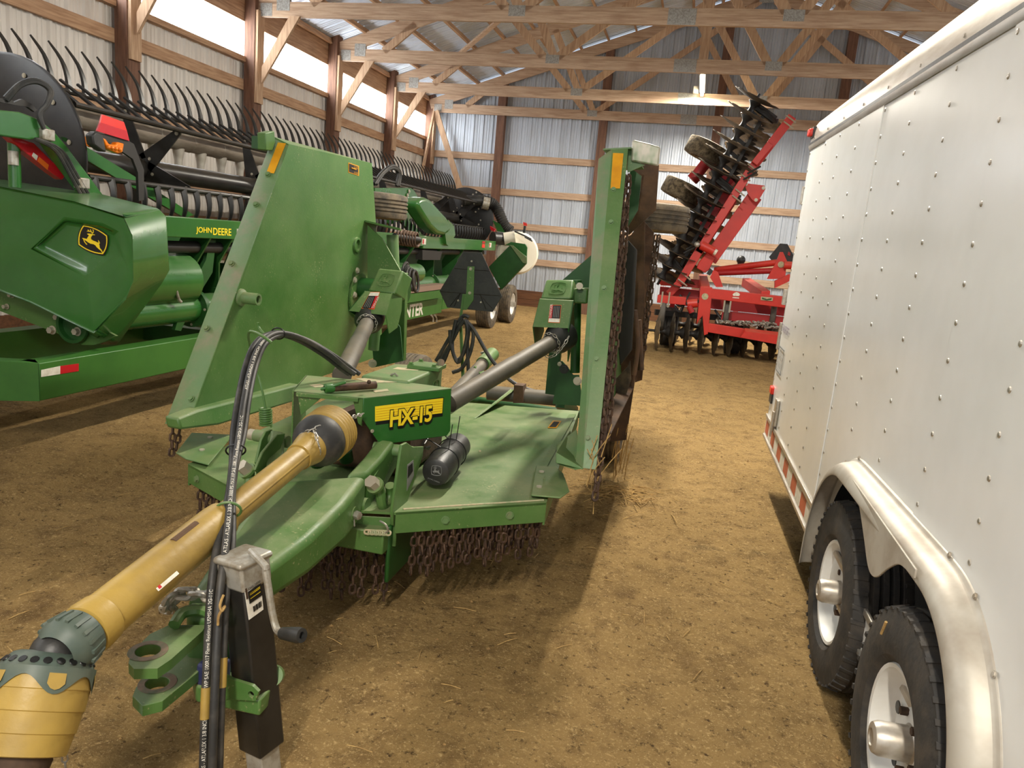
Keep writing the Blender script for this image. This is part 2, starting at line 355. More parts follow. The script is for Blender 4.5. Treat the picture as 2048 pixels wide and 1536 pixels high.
# girts, eave plank, posts
for z in (0.98, 1.42, 1.86, 2.62, 3.365):
    for k in range(len(POSTS)-1): G().bar((XL+0.05, POSTS[k+1], z), (XL+0.05, POSTS[k], z), 0.045, 0.145).obj('girt', 'wood_y', wl)
for k in range(len(POSTS)-1):
    G().bar((XL+0.045, POSTS[k+1], 4.41), (XL+0.045, POSTS[k], 4.41), 0.05, 0.42).obj('eave_plank', 'wood_y', wl)
    G().bar((XL+0.03, POSTS[k+1], 0.2), (XL+0.03, POSTS[k], 0.2), 0.05, 0.34).obj('kick_board', 'skirt', wl)
for y in POSTS:
    G().box(XL+0.075, XL+0.235, y-0.10, y+0.10, -0.05, 4.75).obj('post', 'post', wl)
    G().box(XL+0.236, XL+0.276, y-0.085, y+0.075, 3.13, 4.36).obj('scab_board', 'wood_z', wl)
# thin props in the far corner
G().bar((-6.28, 16.2, 2.35), (-6.30, 16.98, 4.28), 0.09, 0.04, up=(1, 0, 0)).obj('brace', 'wood_z', wl)
# --- back wall
wb = struct('wall_back', (0.7, YB, 0))
x = XL
while x < XR:
    g = G(); pr = rib_profile(SW)
    for t, d in pr: g.v += [(x+t, YB-d, 0.0), (x+t, YB-d, rafter_z(x+t)+0.13)]
    for i in range(len(pr)-1): g.f.append((2*i, 2*i+1, 2*i+3, 2*i+2))
    g.obj('steel_sheet', 'sheet_back', wb, sharp=25); x += SW
BP = [-4.72, -2.38, 0.07, 2.5, 4.95, 7.4]
for z in (1.07, 1.44, 1.86, 2.62, 3.385):
    xx = [XL]+BP
    for a, b in zip(xx[:-1], xx[1:]): G().bar((a, YB-0.05, z), (b, YB-0.05, z), 0.045, 0.145).obj('girt', 'wood_x', wb)
for a, b in zip([XL]+BP[:-1], BP):
    G().bar((a, YB-0.045, 0.29), (b, YB-0.045, 0.29), 0.05, 0.20).obj('kick_board', 'skirt', wb)
    G().bar((a, YB-0.04, 0.09), (b, YB-0.04, 0.09), 0.05, 0.19).obj('kick_board', 'skirt', wb)
for a in BP: G().box(a-0.09, a+0.09, YB-0.24, YB-0.075, -0.05, rafter_z(a)+0.05).obj('post', 'post', wb)
G().bar((-6.26, YB-0.33, 4.3), (-5.52, YB-0.33, 2.55), 0.04, 0.13, up=(1, 0, 0)).obj('brace', 'wood_z', wb)
# --- right wall and the open front behind the camera
wr = struct('wall_right', (XR, 6, 0))
me = sheet(SW, lambda t: 3.76, (0, 0, 0), (0, 1, 0), (-1, 0, 0), (0, 0, 1)).mesh('steel_sheet', 25)
wme = bpy.data.meshes['translucent_sheet']
for k in range(len(POSTS)-1):
    y1, y0 = POSTS[k], POSTS[k+1]; wn = struct('window_%d' % (k+10), (XR, (y0+y1)/2, 3.74)); wd = (y1-y0)/3  # unseen glowing eave panels, mirrored from the left wall and added as fill
    for j in range(3):
        o = mobj('pane', wme, 'window', wn, loc=(XR, y0+j*wd, 3.74)); o.scale = (-1, wd/0.9144, 1)
    G().bar((XR-0.045, y0, 4.41), (XR-0.045, y1, 4.41), 0.05, 0.42).obj('eave_plank', 'wood_y', wr)
for k in range(int((YB-YF)/SW)+1): mobj('steel_sheet', me, 'sheet_back', wr, loc=(XR, YF+k*SW, 0))
for y in POSTS: G().box(XR-0.235, XR-0.075, y-0.1, y+0.1, -0.05, 4.75).obj('post', 'post', wr)
wf = struct('wall_front', (0.7, YF, 0))
x = XL
while x < XR:
    z0 = 4.35 if -3.2 < x < 4.2 else 0.0
    g = G(); pr = rib_profile(SW)
    for t, d in pr: g.v += [(x+t, YF+d, z0), (x+t, YF+d, rafter_z(x+t)+0.13)]
    for i in range(len(pr)-1): g.f.append((2*i, 2*i+2, 2*i+3, 2*i+1))
    g.obj('steel_sheet', 'sheet_back', wf, sharp=25); x += SW
# --- roof
rf = struct('ceiling', (RX, 6, 6))
for sg in (-1, 1):
    e = V((sg*1.0, 0, -RSL)).normalized(); half = (RX-XL+0.25 if sg < 0 else XR-RX+0.25)/abs(e.x)
    nrm = V((-sg*RSL, 0, -1)).normalized()
    g = G(); pr = rib_profile(SW); top = V((RX, 0, RZ0+0.20))
    for t, d in pr: p = top+V((0, t, 0))+nrm*d*-1; g.v += [tuple(p), tuple(p+e*half)]
    for i in range(len(pr)-1): g.f.append((2*i, 2*i+1, 2*i+3, 2*i+2))
    me = g.mesh('roof_sheet', 25)
    for k in range(int((YB-YF)/SW)+1): mobj('roof_sheet', me, 'sheet_roof', rf, loc=(0, YF+k*SW, 0))
    k = 0; dist = 0.35
    pm = G().bar(V((0, 0, 0)), V((0, YB-YF, 0)), 0.04, 0.09, up=-nrm).mesh('purlin')
    while dist < half:
        mobj('purlin', pm, 'wood_y', rf, loc=top+e*dist+nrm*0.055+V((0, YF, 0))); dist += 0.61
# ================================================================ roof trusses
def make_truss(y):
    t = thing('roof_truss', (RX, y, 4.3), '', 'truss', 'roof trusses')
    G().box(XL+0.24, XR-0.24, y-0.02, y+0.02, 4.285, 4.485).obj('bottom_chord', 'wood_x', t)
    for sg in (-1, 1):
        ex = XL+0.16 if sg < 0 else XR-0.16
        G().bar((ex, y, rafter_z(ex)), (RX, y, RZ0), 0.04, 0.21, up=(0, 0, 1)).obj('top_chord', 'wood_x', t)
    def mir(x): return 2*RX-x
    webs = []
    for f in (lambda x: x, mir):
        webs += [((f(-2.80), 4.46), (f(-3.66), rafter_z(-3.66)-0.05)), ((f(-2.62), 4.46), (f(-3.16), rafter_z(-3.16)-0.05)), ((f(-2.55), 4.46), (f(0.60), RZ0-0.14)), ((f(0.66), 4.46), (f(-0.62), rafter_z(-0.62)-0.05)), ((f(-5.55), 4.46), (f(-5.0), rafter_z(-5.0)-0.05))]
    for (xa, za), (xb, zb) in webs: G().bar((xa, y, za), (xb, y, zb), 0.04, 0.125, up=(0, 0, 1) if abs(xb-xa) > 0.3 else (1, 0, 0)).obj('web', 'wood_z', t)
    for cx, cz, ww, hh in ((-5.98, 4.47, 0.2, 0.2), (-6.24, 4.38, 0.18, 0.17), (-2.64, 4.42, 0.22, 0.13), (-0.55, 4.385, 0.34, 0.19), (RX, 4.42, 0.24, 0.13), (4.14, 4.42, 0.22, 0.13), (RX, RZ0-0.05, 0.35, 0.25)):
        G().box(cx-ww/2, cx+ww/2, y-0.0235, y+0.0235, cz-hh/2, cz+hh/2).obj('nail_plate', 'nailplate', t)
    G().prism([(-6.27, y-0.021, 3.40), (-6.27, y-0.021, 3.62), (-5.86, y-0.021, 4.29), (-5.70, y-0.021, 4.29)], (0, -0.04, 0)).obj('knee_brace', 'wood_z', t)
    return t
tr0 = make_truss(9.93)
TL = {9.93: 'pine roof truss nearest in view, its bottom chord along the top of the photo', 12.37: 'second visible pine roof truss, just in front of the lit tube lamp', 14.85: 'third pine roof truss, its chord lit yellow by the tube lamp', 17.13: 'farthest roof truss, darkly shaded flat against the back gable wall',
      7.50: 'pine roof truss above the frame, only its knee brace showing at the top left corner'}
tr0['label'] = TL[9.93]
for y in (17.13, 14.85, 12.37, 7.50):
    r = tr0.copy(); C.objects.link(r); r.location = (RX, y-0.06 if y > 17 else y, 4.3); r['label'] = TL[y]
    for ch in tr0.children:
        if ch.name.startswith('knee') and y > 17: continue
        c = ch.copy(); C.objects.link(c); c.parent = r; c.matrix_parent_inverse = Matrix.Translation(-V(tr0.location))
# vertical timber hung beside the second truss
G().box(-0.36, -0.22, 12.40, 12.44, 4.29, rafter_z(-0.3)).obj('drop_timber', 'wood_z', [o for o in bpy.data.objects if o.name.startswith('roof_truss') and abs(o.location.y-12.37) < 0.01][0])
G().bar((-5.2, 14.9, 4.95), (-3.6, 13.2, 5.4), 0.09, 0.04).obj('stay', 'wood_x', [o for o in bpy.data.objects if o.name.startswith('roof_truss') and abs(o.location.y-14.85) < 0.01][0])
# ================================================================ tube lamps
def tube_lamp(x, y0, y1, z, label, power):
    t = thing('tube_lamp', (x, (y0+y1)/2, z), label, 'lamp', 'tube lamps under the trusses')
    G().box(x-0.05, x+0.05, y0, y1, z+0.045, z+0.10).obj('housing', 'white', t, bevel=0.01)
    G().cyl((x, y0+0.03, z+0.01), (x, y1-0.03, z+0.01), 0.022, seg=12).obj('light_tube', 'tube', t)
    for yy in (y0+0.015, y1-0.015): G().box(x-0.03, x+0.03, yy-0.012, yy+0.012, z-0.015, z+0.05).obj('lamp_holder', 'white', t)
    G().box(x-0.16, x-0.07, y1-0.12, y1-0.04, z+0.02, z+0.14).obj('junction_box', 'cream', t)
    ld = bpy.data.lights.new('tube_light', 'AREA'); ld.shape = 'RECTANGLE'; ld.size = 0.10; ld.size_y = y1-y0; ld.energy = power; ld.color = (1.0, 0.93, 0.81)
    lo = bpy.data.objects.new('tube_light', ld); C.objects.link(lo); lo.location = (x, (y0+y1)/2, z-0.03); lo.parent = t; lo.matrix_parent_inverse = Matrix.Translation(-V(t.location))
    return t
tube_lamp(-0.29, 12.95, 14.80, 4.44, 'bright warm tube lamp hanging below the second and third trusses', LAMP_W*0.68)
tube_lamp(-0.29, -3.3, -1.4, 4.44, 'warm tube lamp overhead behind the viewer', LAMP_W*0.62)
tube_lamp(-0.29, 5.3, 7.2, 4.44, 'added unseen warm tube lamp high over the mower, lifting the interior light', LAMP_W*0.6)  # added lamp above the frame, brightens the walls and roof
# ================================================================ emblem (leaping deer in a bowed shield), traced in its own square
DEER = [(535,575),(590,568),(650,578),(690,588),(780,600),(770,622),(710,616),(685,640),(655,690),(660,745),(720,785),(800,815),(850,840),(885,855),(888,825),(875,770),(905,800),(935,870),(905,885),(920,940),(925,1010),(985,1075),(1025,1165),(1002,1165),(965,1100),(900,1050),(830,985),(790,930),(740,900),(640,880),(570,840),(500,790),(440,755),(480,830),(545,905),(520,915),(450,830),(420,745),(385,715),(402,705),(530,735),(560,680),(600,625),(565,608)]
ANT = [[(690,575),(725,540),(735,490),(710,445)],[(705,548),(640,508),(530,495)],[(600,500),(560,450)],[(665,520),(635,440)]]
SH_O = [(400,290),(1170,620),(1040,1245),(250,930)]
SH_Y = [(418,325),(1145,635),(1022,1205),(275,912)]
SH_I = [(438,350),(1118,652),(1004,1170),(308,896)]
def bow(q, k, n=6):
    out = []; c = V((sum(p[0] for p in q)/4, sum(p[1] for p in q)/4))
    for i in range(4):
        a, b = V(q[i]), V(q[(i+1) % 4]); m = ((a+b)/2-c).normalized()
        for j in range(n): t = j/n; out.append(a*(1-t)+b*t+m*k*4*t*(1-t))
    return [tuple(p) for p in out]
def emblem(parent, fn, nrm, m_bg, m_line, m_deer, name='emblem'):
    """fn maps emblem square coordinates to a point of the surface, nrm points out of it"""
    nrm = V(nrm).normalized(); root = None
    if m_bg: root = G().prism([fn(*p) for p in bow(SH_O, 70)], nrm*0.002).obj(name, m_bg, parent, sharp=None)
    o, i = [fn(*p) for p in bow(SH_Y, 62)], [fn(*p) for p in bow(SH_I, 58)]; g = G(); n = len(o); h = nrm*0.0035
    g.add([p+h for p in o]+[p+h for p in i]+o+i, [(k, (k+1) % n, n+(k+1) % n, n+k) for k in range(n)]+[(2*n+k, 2*n+(k+1) % n, (k+1) % n, k) for k in range(n)]+[(n+k, n+(k+1) % n, 3*n+(k+1) % n, 3*n+k) for k in range(n)])
    b = g.obj(name if not m_bg else 'emblem_border', m_line, root or parent, sharp=None)
    g = G().prism([fn(*p) for p in DEER], nrm*0.0038)
    for st in ANT:
        w = 13
        for (xa, ya), (xb, yb) in zip(st[:-1], st[1:]):
            d = V((xb-xa, yb-ya)).normalized(); q = (-d.y*w, d.x*w)
            g.prism([fn(xa+q[0], ya+q[1]), fn(xa-q[0], ya-q[1]), fn(xb-q[0]*.6, yb-q[1]*.6), fn(xb+q[0]*.6, yb+q[1]*.6)], nrm*0.0036)
    g.obj('deer', m_deer, root or b, sharp=None)
EX, EY = V((770, 330)), V((-150, 640)); ED = EX.x*EY.y-EX.y*EY.x
def emblem_flat(o, ex, ey, size, flip=False):
    """square emblem: o centre, ex right, ey down"""
    o, ex, ey = V(o), V(ex).normalized(), V(ey).normalized()
    def f(x, y):
        dx, dy = x-715, y-770; a = (dx*EY.y-dy*EY.x)/ED; b = (EX.x*dy-EX.y*dx)/ED
        return o+ex*(a*size)+ey*(b*size)
    return f
def holed(outline, c, r, th, seg=20, nrm=None):
    """flat plate with a round hole, star shaped about the hole"""
    pts = [V(p) for p in outline]; c = V(c)
    if nrm is None:
        nrm = V((0, 0, 0))
        for i in range(len(pts)): nrm += (pts[i]-c).cross(pts[(i+1) % len(pts)]-c)
    nrm = V(nrm).normalized(); x, y, _ = frame(nrm); c = c-nrm*((c-pts[0]).dot(nrm))
    q = [((p-c).dot(x), (p-c).dot(y)) for p in pts]
    angs = sorted([2*pi*k/seg for k in range(seg)]+[math.atan2(b, a) % (2*pi) for a, b in q]); out, inn = [], []
    for a in angs:
        best = 0
        for i in range(len(q)):
            (x1, y1), (x2, y2) = q[i], q[(i+1) % len(q)]; dx, dy = cos(a), sin(a); den = dx*(y2-y1)-dy*(x2-x1)
            if abs(den) < 1e-12: continue
            t = (x1*(y2-y1)-y1*(x2-x1))/den; u = (x1*dy-y1*dx)/den
            if t > 0 and -1e-6 <= u <= 1+1e-6: best = max(best, t)
        out.append(c+(x*cos(a)+y*sin(a))*best); inn.append(c+(x*cos(a)+y*sin(a))*r)
    n = len(out); h = nrm*th; g = G()
    return g.add(out+inn+[p+h for p in out]+[p+h for p in inn], [f for k in range(n) for f in ((k, n+k, n+(k+1) % n, (k+1) % n), (2*n+k, 2*n+(k+1) % n, 3*n+(k+1) % n, 3*n+k), (k, (k+1) % n, 2*n+(k+1) % n, 2*n+k), (n+k, 3*n+k, 3*n+(k+1) % n, n+(k+1) % n))])
def bolt(parent, p, nrm, r=0.014, m='bolt', h=0.012):
    nrm = V(nrm).normalized(); g = G().cyl(V(p), V(p)+nrm*0.003, r*1.35, seg=14); g.cyl(V(p), V(p)+nrm*h, r, seg=6); return g.obj('bolt', m, parent)
def tyre(parent, c, axis, R, W, rim, m='rubber', rim_m='white', grooves=4, hub=None, tread=0):
    """tyre with rounded shoulders, grooves and rim; c centre, axis unit towards the outer face"""
    c, ax = V(c), V(axis).normalized(); h = W/2; pr = [(-h*0.80, rim), (-h, rim+(R-rim)*0.18), (-h, rim+(R-rim)*0.60), (-h*0.90, R*0.965), (-h*0.72, R*0.992)]
    gw = h*1.30/(grooves*2+1) if grooves else 0
    for k in range(grooves):
        a = -h*0.65+gw*(2*k+1); pr += [(a, R), (a+0.1*gw, R-0.009), (a+0.9*gw, R-0.009), (a+gw, R)]
    pr += [(h*0.72, R*0.992), (h*0.90, R*0.965), (h, rim+(R-rim)*0.60), (h*1.01, rim+(R-rim)*0.30), (h*0.97, rim+(R-rim)*0.12), (h*0.80, rim)]
    g = G().lathe(c, ax, pr, 48)
    if tread:
        x, y, d = frame(ax)
        for k in range(tread):
            a = 2*pi*k/tread; e = x*cos(a)+y*sin(a); tn = -x*sin(a)+y*cos(a)
            for sg in (-1, 1):
                q = c+e*(R-0.004); g.hexa([q+d*sg*h*0.55+tn*0.008, q+d*sg*h*0.55-tn*0.008, q+d*sg*h*0.93-tn*0.012-e*0.012, q+d*sg*h*0.93+tn*0.004-e*0.012], [q+d*sg*h*0.55+tn*0.006+e*0.008, q+d*sg*h*0.55-tn*0.006+e*0.008, q+d*sg*h*0.95-tn*0.010-e*0.004, q+d*sg*h*0.95+tn*0.004-e*0.004])
    t = g.obj('tyre', m, parent)
    if rim_m: 
        g = G().lathe(c, ax, [(-h*0.80, rim), (h*0.80, rim), (h*0.86, rim*0.985), (h*0.84, rim*0.93), (h*0.45, rim*0.87), (h*0.30, rim*0.78), (h*0.34, rim*0.52), (h*0.42, rim*0.40), (h*0.42, 0.0005)], 40)
        rm = g.obj('rim', rim_m, parent)
        return t, rm
    return t, None

# ================================================================ rotary cutter
MW = thing('rotary_mower', (-1.25, 3.6, 0), 'large green rotary mower with upright folded wings and a yellow drive shaft', 'mower')
DPL = ((-1.25, 0, 0.45), (-0.03, 0, 1)); DNR = V((-0.03, 0, 1)).normalized()
def D(u, v, dz=0.0): return P(u, v, pl=((-1.25, 0, 0.45+dz), (-0.03, 0, 1)))
# --- centre deck
aR, aL = D(791, 1025), V((-1.50, 2.44, 0.4425)); cR, cL = D(1093, 1005), D(376, 928); rR, rL = D(1158, 822), V((-2.22, 4.50, 0.421))
top = [aL, aR, cR, rR, rL, cL]
dk = G().prism(top, (0, 0, -0.01)).obj('deck', 'green', MW)
def skirt(name, a, b, h, m='green', th=0.008):
    return G().hexa([a, b, b+V((0, th, 0)), a+V((0, th, 0))], [p+V((0, 0, -h)) for p in (a, b, b+V((0, th, 0)), a+V((0, th, 0)))]).obj(name, m, MW, bevel=0.002)
fs = [skirt('front_skirt', aR, cR, 0.088), skirt('front_skirt', cL, aL, 0.088)]
skirt('front_crossmember', aL+V((0, 0.02, -0.03)), aR+V((0, 0.02, -0.03)), 0.12)
G().plate([cR, rR, rR+V((0, 0, -.1)), cR+V((0, 0, -.1))], 0.008).obj('side_skirt', 'green', MW)
G().plate([cL, rL, rL+V((0, 0, -.1)), cL+V((0, 0, -.1))], -0.008).obj('side_skirt', 'green', MW)
G().plate([rL, rR, rR+V((0, 0, -.1)), rL+V((0, 0, -.1))], -0.008).obj('rear_skirt', 'green', MW)
# folded crease strip along the deck edge
G().tube([lerp(aR, cR, 0.03)+V((0, 0.03, 0.002)), lerp(aR, cR, 0.97)+V((0, 0.03, 0.002))], 0.004, 6).obj('weld_bead', 'faded_dec', MW)
G().hexa([D(1075, 940), D(1090, 940), D(1152, 828), D(1138, 828)], [D(1075, 940, .004), D(1090, 940, .012), D(1152, 828, .012), D(1138, 828, .004)]).obj('edge_fold', 'green', MW)
for t in (0.32, 0.75): bolt(fs[0], lerp(aR, cR, t)+V((0, -0.001, -0.045)), (0.4, -0.9, 0), 0.013, 'pale_green')
bolt(fs[1], lerp(cL, aL, 0.14)+V((0, -0.001, -0.045)), (-0.5, -0.9, 0), 0.013, 'pale_green')
# corner plates
for q, bl in (([(1072, 934), (1112, 935), (1127, 950), (1139, 985), (1121, 998), (1062, 993)], [(1083, 947), (1078, 977)]), ([(352, 908), (383, 868), (466, 872), (417, 932), (371, 920)], [(420, 878), (404, 903)])):
    o = G().plate([D(*p, dz=0.012) for p in q], -0.008).obj('corner_plate', 'green', MW, bevel=0.004)
    for p in bl: bolt(o, D(*p, dz=0.014), (0, 0, 1), 0.013, 'bolt')
# gusset and decal on the deck
G().plate([D(950, 838), D(1035, 770, .10), D(1040, 772, .10), D(1005, 800)], 0.008).obj('gusset', 'green', MW)
o = quad_on('warning_decal', 'amber_tape', dk, [D(1095, 856, .003), D(1113, 856, .003), D(1123, 842, .003), D(1106, 841, .003)], 0.001)
quad_on('decal_print', 'black_dec', o, [D(1098, 854, .005), D(1112, 854, .005), D(1119, 844, .005), D(1108, 843, .005)], 0.001)
G().cyl(D(960, 902, .001), D(960, 902, .004), 0.006, seg=8).obj('mud_fleck', 'faded_dec', dk)
# chain guards
def strands(a, b, n, L0, L1, sub=''):
    for k in range(n):
        t = (k+0.5)/n; p = lerp(a, b, t)+V((random.uniform(-.006, .006), 0.03+random.uniform(-.01, .012), -0.075)); ln = L0+(L1-L0)*t+random.uniform(-0.02, 0.02)
        G().chain([p, p+V((random.uniform(-.012, .012), random.uniform(-.012, .012), -ln))], 0.052, 0.034, 0.0055).obj('chain', 'rust', MW)
strands(lerp(aR, cR, 0.10), lerp(aR, cR, 0.97), 19, 0.20, 0.15)
strands(lerp(aR, cR, 0.12)+V((0, .07, 0)), cR+V((-.03, .07, 0)), 12, 0.18, 0.14)
strands(aL+V((0.02, 0.02, -.06)), aR+V((-0.03, 0.02, -.06)), 11, 0.23, 0.26)
strands(aL+V((0.05, 0.10, -.06)), aR+V((-0.03, 0.10, -.06)), 8, 0.2, 0.2)
strands(cL+V((.03, 0, 0)), aL, 12, 0.20, 0.22)
G().box(aR.x-0.03, aR.x-0.012, aR.y-0.01, aR.y+0.30, 0.16, 0.40).obj('skid_plate', 'green_dark', MW, bevel=0.01)
# --- tongue
SEC = [((371, 1196), (466, 1200), .455, .11), ((420, 1122), (545, 1128), .487, .125), ((468, 1053), (622, 1072), .517, .14), ((505, 1003), (692, 1005), .55, .16), ((528, 960), (735, 948), .585, .17)]
g = G(); sec = []
for l, r, z, h in SEC:
    a, b = P(*l, z=z), P(*r, z=z); sec.append((a, b, h)); g.v += [tuple(a), tuple(b), tuple(b-V((0, 0, h))), tuple(a-V((0, 0, h)))]
for i in range(len(SEC)-1):
    for k in range(4): g.f.append((i*4+k, i*4+(k+1) % 4, i*4+4+(k+1) % 4, i*4+4+k))
g.f += [(3, 2, 1, 0), tuple(4*(len(SEC)-1)+k for k in range(4))]
tg = g.obj('tongue', 'green', MW, bevel=0.028, seg=4)
a, b, h = sec[-1]
pinR, pinL = P(790, 896, z=.64), P(540, 872, z=.625)
for e, pin, sg in ((b, pinR, 1), (a, pinL, -1)):
    w0 = (b-a).normalized()*0.085*sg
    q0 = [e, e-w0, e-w0+V((0, 0, -h)), e+V((0, 0, -h))]; d = (pin-e); w1 = V((0.075*sg, 0.01, 0)); m1 = e+d*0.55+V((0, 0, 0.01))
    q1 = [m1, m1-w1, m1-w1+V((0, 0, -.15)), m1+V((0, 0, -.15))]; q2 = [pin+V((0, 0, .035)), pin-w1+V((0, 0, .035)), pin-w1+V((0, 0, -.05)), pin+V((0, 0, -.05))]
    g = G(); g.v = [tuple(p) for p in q0+q1+q2]
    for i in range(2):
        for k in range(4): g.f.append((i*4+k, i*4+(k+1) % 4, i*4+4+(k+1) % 4, i*4+4+k))
    g.f += [(3, 2, 1, 0), (8, 9, 10, 11)]
    g.obj('tongue_arm', 'green', MW, bevel=0.015, seg=3)
    G().cyl(pin+V((-.09*sg, -.01, -.01)), pin+V((0.075*sg, .01, -.01)), 0.026, seg=18).obj('hinge_pin', 'pale_green', MW)
    G().cyl(pin+V((.075*sg, .01, -.01)), pin+V((0.105*sg, .012, -.01)), 0.024, seg=18).obj('pin_head', 'bolt', MW)
for u, v, r, z in ((625, 921, .032, .575), (683, 913, .03, .575)): G().cyl(P(u, v, z=z)+V((0, .05, -.03)), P(u, v, z=z)+V((0, .03, .02)), r, seg=16).obj('tongue_lug', 'green_dark', MW)
p = P(707, 1028, z=.47); bolt(MW, p, (0.95, -0.3, 0), 0.016, 'galv', 0.03); G().cyl(p+V((-.01, 0, 0)), p+V((0.008, 0, 0)), 0.03, seg=18).obj('pivot_boss', 'green', MW)
p = P(733, 1012, z=.46); G().cyl(p+V((-.02, 0, 0)), p+V((0.004, 0, 0)), 0.032, seg=18).obj('pivot_boss', 'green', MW)
G().tube([P(708, 1030, z=.46), P(709, 1052, z=.44)], 0.003, 6).obj('cotter_pin', 'galv', MW)
# right lug plates and levelling bolt
xr = aR.x-0.005
G().prism([P(*q, x=xr) for q in [(804, 890), (814, 885), (826, 894), (848, 893), (846, 912), (806, 1030), (787, 1052), (785, 1020), (797, 940)]], (-0.012, 0, 0)).obj('lug_plate', 'green', MW, bevel=0.003)
G().prism([P(*q, x=xr-0.12) for q in [(780, 899), (790, 890), (799, 897), (792, 935), (772, 970), (748, 955)]], (-0.012, 0, 0)).obj('lug_plate', 'green', MW, bevel=0.003)
o = quad_on('serial_plate', 'grey_dec', MW, [P(*q, x=xr+0.001) for q in [(815, 930), (827, 920), (828, 952), (814, 982)]], 0.001)
quad_on('plate_print', 'black_dec', o, [P(*q, x=xr+0.0025) for q in [(817, 933), (825, 926), (826, 942), (816, 956)]], 0.001)
def eyebolt(ring, head, xx):
    c = P(*ring, x=xx); hd = P(*head, x=xx-0.02)
    pts = [c+V((0, 0.045*cos(a), 0.045*sin(a))) for a in [radians(120+i*28) for i in range(11)]]
    o = G().tube([hd+(c-hd)*0.15, hd+(c-hd)*0.45]+pts[3:], 0.02, 10, sub=2).obj('eye_bolt', 'green', MW)
    d = (hd-c).normalized(); G().cyl(hd-d*0.01, hd+d*0.028, 0.026, seg=6).obj('hex_head', 'bolt', o); G().cyl(hd-d*0.02, hd-d*0.008, 0.034, seg=18).obj('washer', 'green', o)
eyebolt((772, 990), (747, 968), xr-0.06)
xl = aL.x-0.01
G().prism([P(*q, x=xl-0.16) for q in [(540, 858), (527, 862), (518, 880), (508, 925), (522, 960), (548, 905)]], (0.012, 0, 0)).obj('lug_plate', 'green', MW, bevel=0.003)
G().prism([P(*q, x=xl-0.03) for q in [(566, 866), (550, 868), (520, 905), (505, 940), (520, 950), (545, 930)]], (0.012, 0, 0)).obj('lug_plate', 'green', MW, bevel=0.003)
eyebolt((510, 955), (491, 938), xl-0.08)
o = G().box(aL.x+.08, aR.x-.02, aR.y-0.06, aR.y+.02, .30, .39).obj('chain_rail', 'green', MW, bevel=0.006)
G().tube([P(760, 1042, y=aR.y-.07), P(772, 1050, y=aR.y-.09), P(776, 1062, y=aR.y-.08), P(770, 1066, y=aR.y-.07)], 0.004, 6, sub=4).obj('rail_pin', 'galv', o)
for k in range(6): G().link(P(735+k*8, 1064+k*0.4, y=aR.y-.07), (1, 0, 0.05), (0, .4, 1), 0.034, 0.024, 0.004, 5, 10).obj('rail_link', 'faded_dec', o)
# --- hitch clevis, safety chain, jack
zc = .425
up = [P(*q, z=zc) for q in [(257, 1326), (262, 1306), (300, 1268), (338, 1250), (412, 1250), (405, 1262), (343, 1318), (315, 1337), (268, 1338)]]
dn = [q+V((0, 0, 0)) for q in [P(*q, z=zc-.115) for q in [(265, 1392), (272, 1374), (318, 1333), (372, 1300), (420, 1290), (425, 1310), (395, 1345), (325, 1402), (285, 1412)]]]
cl = holed(up, P(296, 1302, z=zc), 0.030, -0.028, nrm=(0, 0, 1)).obj('clevis_plate', 'green', MW, bevel=0.004)
cl2 = holed(dn, P(315, 1366, z=zc-.115), 0.028, -0.030, nrm=(0, 0, 1)).obj('clevis_plate', 'green', MW, bevel=0.004)
for c, z in ((P(296, 1302, z=zc), cl), (P(315, 1366, z=zc-.115), cl2)):
    c.z += 0.0006; G().lathe(c, (0, 0, 1), [(0.0, 0.030), (0.001, 0.031), (0.001, 0.047), (0, 0.048)], 24).obj('worn_ring', 'worn', z)
p1, p2 = P(402, 1252, z=zc), P(430, 1262, z=zc)
G().hexa([P(372, 1230, z=.44), P(470, 1235, z=.44), P(462, 1196, z=.44), P(380, 1190, z=.44)], [P(372, 1230, z=.44)-V((0, 0, .19)), P(470, 1235, z=.44)-V((0, 0, .19)), P(462, 1196, z=.44)-V((0, 0, .17)), P(380, 1190, z=.44)-V((0, 0, .17))]).obj('hitch_block', 'green', MW, bevel=0.02, seg=3)
G().tube([P(348, 1250, z=.44), P(366, 1226, z=.452), P(400, 1220, z=.455), P(425, 1232, z=.45), P(428, 1262, z=.43)], 0.016, 8, sub=4).obj('clevis_collar', 'green', MW)
G().prism([P(*q, z=.27) for q in [(385, 1345), (430, 1320), (560, 1330), (552, 1365), (520, 1400), (392, 1372)]], (0, 0, -.05)).obj('hitch_base', 'green', MW, bevel=0.006)
cp = [P(343, 1222, z=.40), P(350, 1202, z=.46), P(368, 1188, z=.482), P(400, 1188, z=.486), P(430, 1192, z=.486), P(470, 1198, z=.478), P(487, 1215, z=.42)]
G().chain(smooth(cp, 5), 0.058, 0.040, 0.0075, 0.15, 6, 14).obj('safety_chain', 'galv', MW)
G().chain(smooth([p+V((0.0, -.028, 0.012)) for p in cp], 5), 0.058, 0.040, 0.0075, 0.15, 6, 14).obj('safety_chain', 'galv', MW)
jb = P(524, 1492, z=.08); jt = P(489, 1142, y=jb.y-0.015); jd = (jt-jb).normalized()
jx = V((0.96, -0.28, 0)); jx = (jx-jd*jx.dot(jd)).normalized()
JK = G().bar(jb, jt, 0.088, 0.088, up=jx).obj('jack_tube', 'black_paint', MW, bevel=0.006)
G().bar(jb-jd*0.14, jb+jd*0.1, 0.066, 0.066, up=jx).obj('inner_tube', 'galv', JK, bevel=0.004)
G().bar(jb-jd*0.155+V((0, 0, 0)), jb-jd*0.135, 0.14, 0.14, up=jx).obj('jack_foot', 'galv', JK)
jy = jd.cross(jx)
G().bar(jt-jd*0.035, jt+jd*0.045, 0.098, 0.098, up=jx).obj('jack_head', 'galv', JK, bevel=0.008)
